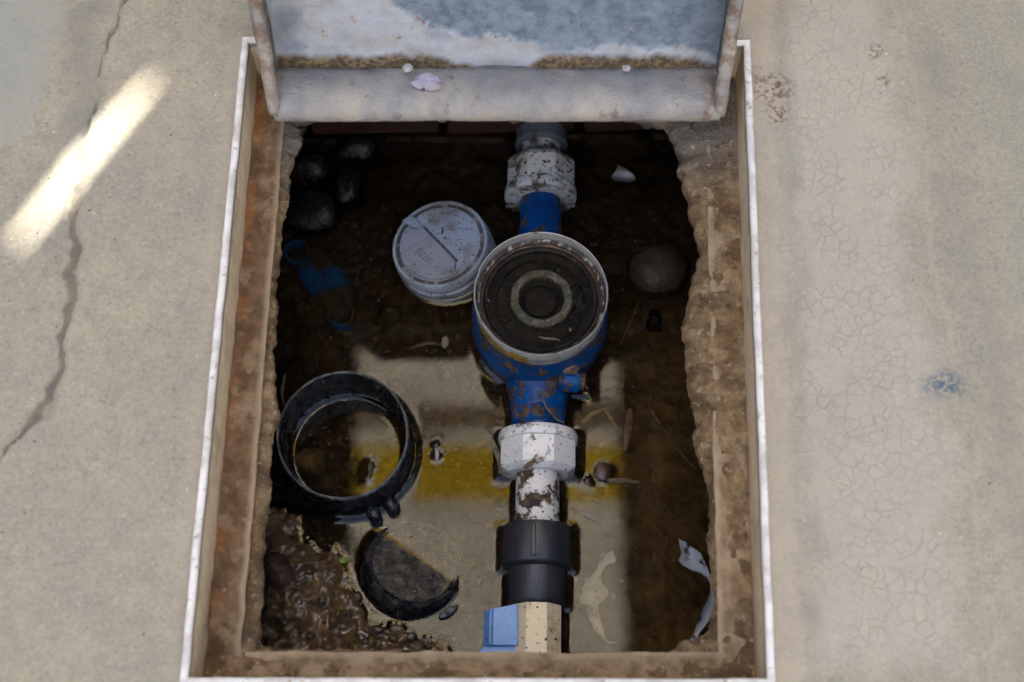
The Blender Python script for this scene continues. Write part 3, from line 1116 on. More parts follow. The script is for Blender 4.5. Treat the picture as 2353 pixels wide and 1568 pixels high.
# ---- water: level sheet that climbs a little where it meets things (surface tension)
def build_water():
    gx, gy = np.arange(x0, x1, 0.00125), np.arange(y0, y1, 0.00125)
    X, Y = np.meshgrid(gx, gy)
    P = np.c_[X.ravel(), Y.ravel()]
    D = np.full(len(P), 1.0)
    ell = np.arange(40) / 40 * 2 * math.pi

    def body(poly):
        nonlocal D
        D = np.minimum(D, np.where(inside(P, poly), 0, seg_dist(P, poly)))

    def pipe(v0, v1, half):
        a, b = axis_at(v1), axis_at(v0)
        h = half * px(1240, (v0 + v1) / 2, PZ)
        body(np.array([[a[0] - h, a[1]], [a[0] + h, a[1]], [b[0] + h, b[1]], [b[0] - h, b[1]]]))
    pipe(270, 345, 60); pipe(330, 380, 42); pipe(365, 465, 80); pipe(440, 700, 52)
    pipe(995, 1092, 89); pipe(1080, 1220, 51); pipe(1213, 1305, 80); pipe(1300, 1392, 66); pipe(1392, 1600, 58)
    body(np.c_[mc[0] + MR * 1.02 * np.cos(ell), mc[1] + MR * 1.02 * np.sin(ell)])
    taper = [(700, 140), (830, 98), (870, 82), (900, 74), (950, 64), (1000, 62)]
    lft = [axis_at(v)[:2] - [h * px(1240, v, PZ), 0] for v, h in taper]
    rgt = [axis_at(v)[:2] + [h * px(1240, v, PZ), 0] for v, h in taper]
    body(np.array(lft + rgt[::-1]))
    bb = at(1320, 878, PZ)
    body(bb[:2] + np.array([[-.01, -.009], [.012, -.009], [.012, .009], [-.01, .009]]))
    # black ring: both faces of its wall
    rr = np.hypot(*(P - ring_c[:2]).T)
    D = np.minimum(D, np.maximum(np.abs(rr - RING_R * 1.0) - 0.0035, 0))
    c2 = np.array(cap_top[:2]) - np.array(cap_axis[:2]) * 0.03
    body(np.c_[c2[0] + CAP_R * 1.03 * np.cos(ell), c2[1] + CAP_R * 1.03 * np.sin(ell)])
    th = np.arange(30) / 29 * math.pi + math.atan2(hd_axis.y, hd_axis.x) + math.pi / 2
    body(np.c_[hd_c[0] + HD_R * np.cos(th), hd_c[1] + HD_R * np.sin(th)])
    for u, v, a, b, h, *_ in STONES:
        if h > 0.1:
            c = at(u, v, WATER)
            k = px(u, v, WATER)
            body(np.c_[c[0] + a * k * 0.9 * np.cos(ell), c[1] + b * k * 0.95 * np.sin(ell)])
    for u, v, r in FLOAT:
        c = at(u, v, WATER)
        k = px(u, v, WATER) * r * 0.5
        D = np.minimum(D, np.maximum(np.hypot(*(P - c[:2]).T) - k, 0) + 0.0016)
    z = WATER + 0.0017 * np.exp(-D / 0.0017)
    # wets the mud where the floor comes near the surface
    dep = WATER - floor_height(P)
    z += 0.0007 * np.exp(-np.clip(dep, 0, 1) / 0.0025) * (D > 0.0005)
    z += 0.00002 * fbm(P, 20, 2, 191)
    V, F = grid(X, Y, z.reshape(X.shape))
    struct(fast_mesh('water', V, F, 'pit_water'))


build_water()

# ================================================================== CANOPY OVERHEAD (unseen itself; shaped for the water's reflection, the shade and the sun streak)
def build_canopy():
    zm = 2 * WATER - ROOF
    yA, yB = at(1100, 1600, zm)[1], 4.4
    xL, xR = at(822, 950, zm)[0], at(1421, 950, zm)[0]
    y_y0, y_y1 = at(1100, 1026, zm)[1], at(1100, 1150, zm)[1]
    t = thing('unseen_canopy', (0, 0, 0), 'unseen dark canopy on posts with a translucent strip, shaped for the reflection and shade', 'canopy')
    # dark roofing either side; the left one has a split that lets a streak of sun through
    part(t, 'roof_sheet', box((xR, yA, ROOF), (3.2, yB, ROOF + 0.004)), 'canopy_steel')
    a, b = at(34, 556, 0), at(360, 174, 0)
    k = ROOF / SUN.z
    A = a[:2] + np.array([SUN.x, SUN.y]) * k
    B = b[:2] + np.array([SUN.x, SUN.y]) * k
    d = (B - A) / np.linalg.norm(B - A)
    nrm = np.array([-d[1], d[0]]) * 0.0058
    mid = (A + B) / 2 + nrm * 0.5
    hole = [A - nrm * 0.35, mid - nrm * 1.05, B - nrm * 0.25, B + nrm * 0.25, mid + nrm * 0.95, A + nrm * 0.35]
    X0, X1 = -3.2, xL
    outer = [np.array([X0, yA]), np.array([X1, yA]), np.array([X1, yB]), np.array([X0, yB])]
    import mathutils.geometry as mg
    tri = mg.tessellate_polygon([[Vector((*p, 0)) for p in outer], [Vector((*p, 0)) for p in hole]])
    V = [[*p, z] for z in (ROOF, ROOF + 0.003) for p in outer + hole]
    F = [list(q) for q in tri] + [[i + 10 for i in q][::-1] for q in tri]
    part(t, 'roof_sheet', (np.array(V), F), 'canopy_steel', smooth=False)
    y_d0, y_d1 = at(1100, 925, zm)[1], at(1100, 985, zm)[1]
    part(t, 'translucent_sheet', box((xL, y_d0, ROOF + 0.001), (xR, yB, ROOF + 0.003)), 'sheet_cream', smooth=False)
    part(t, 'dark_band_sheet', box((xL, y_d1, ROOF + 0.001), (xR, y_d0, ROOF + 0.003)), 'sheet_dark_band', smooth=False)  # darker length, added for the dark band in the reflection
    part(t, 'translucent_sheet', box((xL, y_y0, ROOF + 0.001), (xR, y_d1, ROOF + 0.003)), 'sheet_cream', smooth=False)
    part(t, 'yellow_sheet', box((xL, y_y1, ROOF + 0.001), (xR, y_y0, ROOF + 0.003)), 'sheet_yellow', smooth=False)  # yellow length, added for the yellow band in the reflection
    part(t, 'translucent_sheet', box((xL, yA, ROOF + 0.001), (xR, y_y1, ROOF + 0.003)), 'sheet_cream', smooth=False)
    for y in (2.4, 4.2):
        part(t, 'purlin', box((-3.2, y, ROOF - 0.10), (3.2, y + 0.06, ROOF - 0.002)), 'canopy_wood')
    for x in (-3.1, 3.1):
        for y in (0.3, 4.2):
            part(t, 'post', box((x - 0.05, y - 0.05, -0.02), (x + 0.05, y + 0.05, ROOF - 0.002)), 'canopy_wood')


build_canopy()

# unseen plaster walls, added to keep the low sky off the pavement
for nm, lo, hi, lab in (('sky_block_wall', (-2.35, -2.35, -0.02), (2.35, -2.2, 2.9), 'unseen long plaster wall behind the viewer, added to block the low sky'),
                        ('sky_block_wall', (-2.35, -2.2, -0.02), (-2.2, 4.0, 2.36), 'unseen plaster wall left of the pit, added to block the low sky'),
                        ('sky_block_wall', (2.2, -2.2, -0.02), (2.35, 4.0, 2.36), 'unseen plaster wall right of the pit, added to block the low sky')):
    single(nm, box(lo, hi), 'plaster', lab, 'wall', 'added sky-blocking walls', smooth=False)

# ================================================================== STEEL FRAME
def build_frame():
    t = thing('steel_frame', (*FI.mean(0), -0.04), 'worn white-edged steel angle frame set in the pavement around the pit opening', 'frame')
    legs = [(-0.0048, -0.045), (-0.0048, 0.0028), (-0.0040, 0.0040), (-0.0012, 0.0042), (0.0, 0.0032), (0.0003, 0.0022), (0.0004, -0.0010), (0.0004, -0.0028), (0.0004, -0.012), (0.0004, -0.031), (0.0004, -0.0375), (0.0004, -0.0415)]
    top_w = [0, 0.6, 1, 1, 0.8, 0, 0, 0, 0, 0, 0, 0]
    painted_gap_w = [0, 0, 0, 0, 0, 1, 1, 0, 0, 0, 0, 0]
    rust_w = [0, 0, 0, 0, 0, 0, 0, 0, 0.0, 0.25, 1, 1]
    flg = [(0.0004, -0.0372), (0.004, -0.0382), (0.010, -0.0386), (0.017, -0.0384), (0.0205, -0.0378), (0.0218, -0.0385), (0.0216, -0.0412), (0.012, -0.0425), (0.0004, -0.0418)]
    rust_f = [1, 0.7, 0.12, 0.05, 0, 0, 0, 0, 0]
    lip_highlight_f = [0, 0, 0, 0.15, 0.9, 0.8, 0, 0, 0]
    names = ('far', 'right', 'near', 'left')
    nseg = 130
    for k in range(4):
        side = names[k]
        s = np.linspace(0, 1, nseg + 1)

        def strip(prof, jit, seed):
            rings = []
            for d, z in prof:
                q = inset(FI, d)
                a, b = q[k], q[(k + 1) % 4]
                p = a + np.outer(s, b - a)
                P3 = np.c_[p, np.full(len(p), z)]
                e = np.sin(np.pi * np.clip(s * 25, 0, 0.5)) * np.sin(np.pi * np.clip((1 - s) * 25, 0, 0.5))
                nz = fbm(P3, 90, 4, seed)
                P3[:, 2] += jit * nz * e
                nrm = np.array([-(b - a)[1], (b - a)[0]])
                nrm /= np.linalg.norm(nrm)
                P3[:, :2] += np.outer(jit * fbm(P3, 60, 3, seed + 9) * e, nrm)
                rings.append(P3)
            n = len(prof)
            V = np.stack(rings, 1).reshape(-1, 3)      # along, profile
            F = []
            for i in range(nseg):
                for j in range(n):
                    jj = (j + 1) % n
                    F.append([i * n + j, i * n + jj, (i + 1) * n + jj, (i + 1) * n + j])
            F.append(list(range(n)))
            F.append([nseg * n + j for j in range(n)][::-1])
            return V, F
        part(t, 'rail', strip(legs, 0.0003, 200 + k), 'rail_metal', sharp=50, attrs={'top': np.tile(top_w, nseg + 1), 'rust': np.tile(rust_w, nseg + 1), 'painted_gap': np.tile(painted_gap_w, nseg + 1)})
        part(t, 'flange', strip(flg, 0.0009, 240 + k), {'left': 'flange_left', 'right': 'flange_right'}.get(side, 'flange_near'), sharp=60, attrs={'rust': np.tile(rust_f, nseg + 1) * (1.0 if side == 'left' else 0.35), 'lip': np.tile(lip_highlight_f, nseg + 1)})


build_frame()

# ================================================================== OPEN LID
def build_lid():
    lean = R(17)
    eu = np.array([0, math.sin(lean), math.cos(lean)])
    en = np.array([0, -math.cos(lean), math.sin(lean)])
    FL, FR = at(612, 246, 0.0), at(1672, 250, 0.0)
    Fy = (FL[1] + FR[1]) / 2
    xa, xb = FL[0], FR[0]
    O = np.array([0, Fy, -0.002]) - en * 0.038      # back plane origin (x added separately)
    t = thing('access_lid', ((xa + xb) / 2, Fy, 0.0), 'open galvanised steel lid with cement-smeared inside, propped up at the far end of the pit', 'lid')
    H = 0.455

    def pt(x, h, n):
        return np.array([x, 0, 0]) + O + eu * h + en * n
    # panel: fine sheet, cement residue raised on it
    ncol, nrow = 210, 120
    hs = np.r_[np.linspace(0.0, 0.16, 84), np.linspace(0.165, H, nrow - 84)]
    xs = np.linspace(xa + 0.001, xb - 0.001, ncol)
    V, ce, di = [], [], []
    edge = [(600, -60), (880, -30), (915, 12), (1000, 52), (1060, 74), (1150, 84), (1300, 95), (1380, 100), (1450, 110), (1480, 100), (1560, 104), (1615, 108), (1640, 122), (1700, 130)]
    # boundary of the cement as heights on the panel
    ex, eh = [], []
    for u, v in edge:
        d = at(u, v, -5) - CAM
        d /= np.linalg.norm(d)
        q = pt(0, 0, 0.001)
        tt = np.dot(q - CAM, en) / np.dot(d, en)
        w = CAM + d * tt
        ex.append(w[0])
        eh.append(np.dot(w - q, eu))
    G = np.array([[x, h] for h in hs for x in xs])
    bh = np.interp(G[:, 0], ex, eh) + 0.0055 * fbm(G, 130, 4, 300, 0.65) + 0.003 * fbm(G, 22, 3, 310)
    ce = np.clip((bh - G[:, 1]) / 0.0016, 0, 1)
    ce = ce * np.clip(1.3 + 0.9 * fbm(G, 40, 4, 320), 0.35, 1)
    dn = 0.0035 + 0.0065 * np.clip(fbm(G, 11, 3, 337) * 2.6 + 0.35, -1.2, 1.0) + 0.0018 * fbm(G, 130, 3, 335)
    di = np.clip((dn + 0.0088 - G[:, 1]) / 0.0016, 0, 1)
    off = 0.0012 + 0.0010 * ce + 0.0006 * fbm(G, 200, 3, 340) * ce + di * 0.0035
    V = np.array([pt(x, h, o) for (x, h), o in zip(G, off)])
    idx = np.arange(nrow * ncol).reshape(nrow, ncol)
    F = np.stack([idx[:-1, :-1], idx[:-1, 1:], idx[1:, 1:], idx[1:, :-1]], -1).reshape(-1, 4).tolist()
    part(t, 'panel', (V, F), 'lid_panel', sharp=None, attrs={'cement': ce, 'dirt': di})
    # back skin
    bk = [pt(xa, 0, -0.0015), pt(xb, 0, -0.0015), pt(xb, H, -0.0015), pt(xa, H, -0.0015), pt(xa, 0, 0.0006), pt(xb, 0, 0.0006), pt(xb, H, 0.0006), pt(xa, H, 0.0006)]
    part(t, 'outer_skin', (np.array(bk), [[0, 1, 2, 3][::-1], [0, 4, 5, 1], [1, 5, 6, 2], [2, 6, 7, 3], [3, 7, 4, 0], [4, 5, 6, 7]]), 'lid_panel', smooth=False)

    def sweep(prof, a, b, fn, nseg, jit, seed):
        """closed profile swept from a to b; fn(profile point, s) gives the position"""
        n = len(prof)
        V = np.array([fn(p, s) for s in np.linspace(a, b, nseg + 1) for p in prof])
        V = V + jit * np.c_[fbm(V, 70, 4, seed), fbm(V, 70, 4, seed + 5), fbm(V, 70, 4, seed + 9)]
        F = []
        for i in range(nseg):
            for j in range(n):
                jj = (j + 1) % n
                F.append([i * n + j, i * n + jj, (i + 1) * n + jj, (i + 1) * n + j])
        F += [list(range(n))[::-1], [nseg * n + j for j in range(n)]]
        return V, F
    # bottom flange, thick with cement, rounded nose; profile in (h, n)
    pb = [(-0.003, 0.002), (0.0080, 0.0025), (0.0090, 0.010), (0.0095, 0.018), (0.0085, 0.026), (0.0060, 0.0325), (0.0020, 0.0370), (-0.0030, 0.0392), (-0.0085, 0.0388), (-0.0130, 0.0360), (-0.0150, 0.031), (-0.0140, 0.02), (-0.006, 0.010)]
    V, F = sweep(pb, xa + 0.004, xb - 0.004, lambda p, x: pt(x, p[0], p[1]), 120, 0.0007, 350)
    rust = np.clip((V[:, 0] - (xb - 0.022)) / 0.012, 0, 1) * 0.9
    part(t, 'flange', (V, F), 'lid_flange', sharp=None, attrs={'rust': rust})
    for x, sgn in ((xa, 1), (xb, -1)):
        ps = [(0, -0.002), (0, 0.036), (0.002, 0.039), (0.007, 0.039), (0.0095, 0.036), (0.0065, 0.030), (0.0045, 0.018), (0.0045, 0.0)]
        V, F = sweep(ps, -0.006, H, lambda p, h: pt(x + sgn * p[0], h, p[1]), 90, 0.0005, 370 + sgn)
        h = (V - O) @ eu
        part(t, 'flange', (V, F), 'lid_flange', sharp=None, attrs={'rust': np.clip(1.2 - np.abs(h - 0.075) / 0.08, 0.55, 1)})
    V, F = sweep([(H - 0.004, 0.0), (H, 0.0), (H, 0.038), (H - 0.004, 0.038)], xa + 0.005, xb - 0.005, lambda p, x: pt(x, p[0], p[1]), 60, 0.0004, 390)
    part(t, 'flange', (V, F), 'lid_flange', attrs={'rust': np.full(len(V), 0.3)})
    # hinge knuckles hidden behind the flange carry the lid on the frame
    for x in (xa + 0.05, xb - 0.05):
        c = pt(x, -0.004, -0.006)
        part(t, 'hinge', lathe([(0.005, -0.02), (0.005, 0.02)], c, (1, 0, 0), 14), 'lid_flange', attrs={'rust': np.ones(28)})
        part(t, 'hinge_plate', box((x - 0.02, c[1] - 0.004, -0.040), (x + 0.02, c[1] + 0.03, -0.0365)), 'lid_flange', attrs={'rust': np.ones(8)})
    # litter on the lid's flange
    for (u, v, w, mat, lab, nm, c_) in ((982, 176, 0.009, 'scrap_lilac', 'crumpled lilac paper scrap on the flange of the open lid', 'paper_scrap', 'scrap'),
                                        (1442, 160, 0.0026, 'scrap_white', 'small white pebble on the right half of the lid flange', 'pebble', 'pebble'),
                                        (935, 160, 0.0034, 'scrap_white', 'pale cement crumb left of the lilac scrap on the lid', 'cement_crumb', 'crumb')):
        p = at(u, v, 0.012)
        rad = (w, w * 0.6, w * 0.32) if nm == 'paper_scrap' else (w, w * 0.8, w * 0.6)
        single(nm, blob((p[0], Fy + 0.016 if nm == 'paper_scrap' else Fy + 0.027, 0.0065), rad, 5 + int(u) % 9, 0.45 if nm == 'paper_scrap' else 0.4, 18, 2.5), mat, lab, c_)
    return O, eu, en


build_lid()

# ================================================================== WATER METER
def text_mesh(body, size, extrude=0.0002):
    cu = bpy.data.curves.new('txt', 'FONT')
    cu.body = body
    cu.size = size
    cu.extrude = extrude
    cu.align_x = 'CENTER'
    cu.align_y = 'CENTER'
    o = bpy.data.objects.new('txt', cu)
    me = o.to_mesh()
    V = np.array([v.co[:] for v in me.vertices])
    F = [list(p.vertices) for p in me.polygons]
    o.to_mesh_clear()
    bpy.data.objects.remove(o)
    bpy.data.curves.remove(cu)
    return V, F


def build_meter():
    t = thing('water_meter', (mc[0], mc[1], WATER - 0.02), 'blue water meter with a round white-rimmed register, standing in the flooded pit', 'water meter')
    r = MR
    # body: bowl under the register
    bowl = [(r * 0.55, -0.10), (r * 0.80, -0.092), (r * 1.00, -0.078), (r * 1.055, -0.060), (r * 1.045, -0.042), (r * 0.98, -0.030), (r * 0.965, -0.022), (r * 0.965, -0.019)]
    body = part(t, 'body', lathe(bowl, mc, (0, 0, 1), 72, True, False), 'blue_paint', sharp=45)
    # outlet neck towards the viewer, swelling into the bowl
    a = axis_at(995)
    k = lambda v: px(1240, v, PZ)
    rows = [(995, 62), (985, 62), (960, 62), (930, 65), (905, 70), (880, 77), (855, 88), (830, 101), (800, 118), (770, 130), (730, 130)]
    prof = [(h * k(v), np.linalg.norm(axis_at(v) - a)) for v, h in rows]
    part(t, 'outlet_neck', lathe(prof, a, PAX, 56), 'blue_paint')
    # wrench flats near the end of the outlet
    a2 = axis_at(985)
    L = np.linalg.norm(axis_at(938) - a2)
    part(t, 'hexagon', lathe([(0.0185, 0), (0.0202, 0.002), (0.0202, L - 0.004), (0.0175, L)], a2, PAX, 48, shape=polygon_shape(6, 0.05), phase=R(30)), 'blue_paint')
    # inlet towards the far wall
    a3 = axis_at(640)
    L = np.linalg.norm(axis_at(440) - a3)
    part(t, 'inlet_neck', lathe([(0.024, 0), (0.0185, L * 0.45), (0.0168, L * 0.6), (0.0165, L)], a3, PAX, 48), 'blue_paint')
    # side port with dark plug
    pc = at(1296, 872, PZ + 0.018)
    sx = lathe([(0.0095, -0.004), (0.0095, 0.010), (0.0088, 0.0115)], pc, (1, -0.08, -0.02), 28)
    port = part(t, 'port', sx, 'blue_paint')
    part(port, 'plug', lathe([(0.0078, 0.0115), (0.0078, 0.0155), (0.0066, 0.0165)], pc, (1, -0.08, -0.02), 24), 'rust_ring')
    # register ring: thin upstanding metal band, slightly dented
    def dent(th):
        return 1 - 0.012 * np.exp(-((np.mod(th + R(108), 2 * math.pi) - 0.02) / 0.06) ** 2)
    band = [(r * 0.992, -0.020), (r, -0.012), (r, -0.0008), (r * 0.993, 0.0), (r * 0.980, -0.0003), (r * 0.976, -0.004), (r * 0.970, -0.021), (r * 0.975, -0.0215)]
    ring = part(t, 'register_ring', lathe(band, mc, (0, 0, 1), 120, closed=True, shape=dent), 'ring_metal', sharp=40)
    # crust of residue inside the band, rusty gasket, black register with steps
    part(ring, 'residue', lathe([(r * 0.963, -0.013), (r * 0.957, -0.0095), (r * 0.925, -0.0108), (r * 0.90, -0.014)], mc, (0, 0, 1), 96, False, False,
                                shape=lambda th: 1 + 0.006 * np.sin(th * 7) + 0.006 * np.sin(th * 17 + 1)), 'residue')
    part(t, 'gasket', lathe([(r * 0.925, -0.016), (r * 0.915, -0.0118), (r * 0.885, -0.0108), (r * 0.865, -0.0118), (r * 0.855, -0.016)], mc, (0, 0, 1), 96, False, False), 'rust_ring')
    disc = [(r * 0.87, -0.0155), (r * 0.84, -0.0125), (r * 0.80, -0.0128), (r * 0.785, -0.0165), (r * 0.70, -0.0168), (r * 0.685, -0.0148), (r * 0.665, -0.0148), (r * 0.65, -0.0185), (r * 0.30, -0.019), (r * 0.28, -0.0225), (r * 0.02, -0.0225)]
    reg = part(t, 'register', lathe(disc, mc, (0, 0, 1), 96, False, True), 'register_black', sharp=30)
    for q in range(6):
        M = Matrix.Translation(Vector(mc)) @ Matrix.Rotation(R(90 + 60 * q), 4, 'Z')
        part(reg, 'spoke', xform(box((r * 0.47, -0.0022, -0.0192), (r * 0.665, 0.0022, -0.0152), 0.0006), M), 'register_black')
    mossy = lambda th: 1 + 0.012 * np.sin(th * 9 + 1) + 0.010 * np.sin(th * 23)
    part(reg, 'inner_ring', lathe([(r * 0.335, -0.023), (r * 0.338, -0.0142), (r * 0.352, -0.0124), (r * 0.455, -0.0126), (r * 0.475, -0.0142), (r * 0.48, -0.020)], mc + np.array([0.0006, 0.001, 0]), (0, 0, 1), 80, False, False, shape=mossy), 'moss_ring')
    part(reg, 'hub', lathe([(r * 0.245, -0.0226), (r * 0.24, -0.0195), (r * 0.225, -0.0185), (r * 0.02, -0.0183)], mc, (0, 0, 1), 64, False, True), 'register_black')
    # a little water stands in the register
    part(reg, 'film_of_water', lathe([(r * 0.945, -0.0122), (r * 0.915, -0.0136), (r * 0.88, -0.0138), (r * 0.02, -0.0138)], mc, (0, 0, 1), 96, False, True), 'film_water', sharp=None)

    # yellow sticker round the front left of the band, torn along its upper edge
    def on_band(ang, z, d=0.0003):
        zz = z
        rad = (r if zz > -0.012 else r * (1 - 0.008 * (-0.012 - zz) / 0.008)) + d
        return np.array([mc[0] + rad * math.cos(ang), mc[1] + rad * math.sin(ang), mc[2] + zz])
    def ang_of(u):   # angle on the front of the band seen near column u
        return -math.acos(max(-1, min(1, (u - 1243) / 155.0)))
    a0, a1 = ang_of(1106), ang_of(1211)
    n = 40
    V = []
    for i in range(n + 1):
        a = a0 + (a1 - a0) * i / n
        tear = 0.0105 + 0.003 * math.sin(i * 0.55) + (0.0032 if 0.40 < i / n < 0.70 else 0)
        V += [on_band(a, -0.0193), on_band(a, -min(tear * 0.6, 0.0150))]
    F = [[2 * i, 2 * i + 2, 2 * i + 3, 2 * i + 1] for i in range(n)]
    st = part(t, 'sticker', (np.array(V), F), 'sticker_yellow')
    for word, u in (('K', 1118), ('CIR', 1146), ('JT02', 1193)):
        TV, TF = text_mesh(word, 0.0068, 0.0)
        ac = ang_of(u)
        W = np.array([on_band(ac + x / r, -0.0152 + y * 1.0, 0.0005) for x, y, _ in TV])
        part(st, 'lettering', (W, TF), 'ink', smooth=False)
    # data plate at the front
    V = []
    a0, a1 = ang_of(1216), ang_of(1286)
    for i in range(21):
        a = a0 + (a1 - a0) * i / 20
        e = 0.0042 * (1 - abs(i / 10 - 1) ** 3)
        V += [on_band(a, -0.0195, 0.0004), on_band(a, -0.0150 + e * 0.8, 0.0007)]
    part(t, 'data_plate', (np.array(V), [[2 * i, 2 * i + 2, 2 * i + 3, 2 * i + 1] for i in range(20)]), 'ring_metal')
    # lead seal on a copper wire hanging by the side port
    s0 = at(1272, 818, M_TOP - 0.016)
    part(t, 'seal_tab', xform(box((-0.0019, -0.001, -0.0017), (0.0019, 0.001, 0.0017), 0.0003), Matrix.Translation(Vector(s0))), 'silver')
    sc = at(1306, 842, PZ + 0.032)
    seal = part(t, 'seal', blob(sc, (0.0085, 0.0062, 0.0040), 3, 0.28, 20, 1.8), 'seal_plastic')
    e1 = at(1346, 826, PZ + 0.030)
    e2 = at(1350, 895, PZ + 0.012)
    e3 = at(1295, 880, PZ + 0.026)

    def wire(p, q, bow, seed):
        s = np.linspace(0, 1, 26)
        L = np.outer(1 - s, p) + np.outer(s, q)
        L[:, 2] += bow * np.sin(np.pi * s)
        L += 0.0006 * np.c_[np.sin(s * 60 + seed), np.cos(s * 60 + seed), np.sin(s * 47)]
        return tube(L, 0.00055, 6)
    part(seal, 'wire', wire(s0, e1, 0.004, 0), 'copper')
    part(seal, 'wire', wire(sc, e2, 0.005, 1), 'copper')
    part(seal, 'wire', wire(sc, e3, -0.002, 2), 'copper')
    # bits lying in the register
    for (u, v, l, w, ang, mat) in ((1262, 778, 0.017, 0.0018, -14, 'straw'), (1311, 757, 0.0036, 0.0026, 80, 'twig'), (1283, 622, 0.0030, 0.0010, 70, 'straw'), (1155, 590, 0.006, 0.0010, -35, 'scrap_white'), (1122, 690, 0.003, 0.0008, -60, 'scrap_white')):
        p = at(u, v, M_TOP - 0.0130)
        M = Matrix.Translation(Vector(p)) @ Matrix.Rotation(R(ang), 4, 'Z')
        s = np.linspace(-l / 2, l / 2, 8)
        q = tube(np.c_[s, 0.0006 * np.sin(s * 300), 0 * s], w * np.clip(np.sqrt(1 - (2 * s / l * 0.97) ** 2), 0.15, 1) * 0.5, 8)
        q = (q[0] * [1, 1, 0.4], q[1])
        part(reg, 'litter', xform(q, M), mat)
    # slimy root tangle on the right of the inner ring
    for q in range(5):
        p0 = at(1316 + 6 * q, 690 + 10 * math.sin(q * 2), M_TOP - 0.0135)
        s = np.linspace(0, 1, 20)
        L = np.c_[p0[0] + 0.006 * np.sin(s * 4 + q) + 0.002 * q * s, p0[1] + 0.022 * (s - 0.5), np.full(20, p0[2])]
        part(reg, 'root', tube(L, 0.0007 - 0.0003 * np.abs(s - .5), 5), 'register_black')


build_meter()

# ================================================================== PIPES AND FITTINGS
def union_nut(t, v_far, v_near, half, flange_far, mat):
    """octagonal plastic union nut with a round collar at one end"""
    a, b = axis_at(v_near), axis_at(v_far)
    L = np.linalg.norm(b - a)
    r = half * px(1240, (v_far + v_near) / 2, PZ)
    ap = r * 0.955
    lo, hi = (0.0, 0.74) if flange_far else (0.26, 1.0)
    nut = part(t, 'union_nut', lathe([(ap * 0.80, L * lo), (ap * 0.97, L * (lo + 0.10)), (ap, L * (lo + 0.14)), (ap, L * (hi - 0.02)), (ap * 0.98, L * hi)] if flange_far else
                                     [(ap * 0.98, L * lo), (ap, L * (lo + 0.02)), (ap, L * (hi - 0.2)), (ap * 0.95, L * (hi - 0.12)), (ap * 0.80, L * hi)], a, PAX, 96, shape=polygon_shape(8, 0.005), phase=R(22.5)), mat, sharp=16)
    c0, c1 = (0.72, 1.0) if flange_far else (0.0, 0.28)
    part(nut, 'collar', lathe([(r * 0.80, L * c0), (r * 1.01, L * (c0 + 0.03)), (r * 1.03, L * (c0 + 0.07)), (r * 1.03, L * (c1 - 0.06)), (r * 1.0, L * c1), (r * 0.70, L * c1)], a, PAX, 72), mat, sharp=30)
    return nut


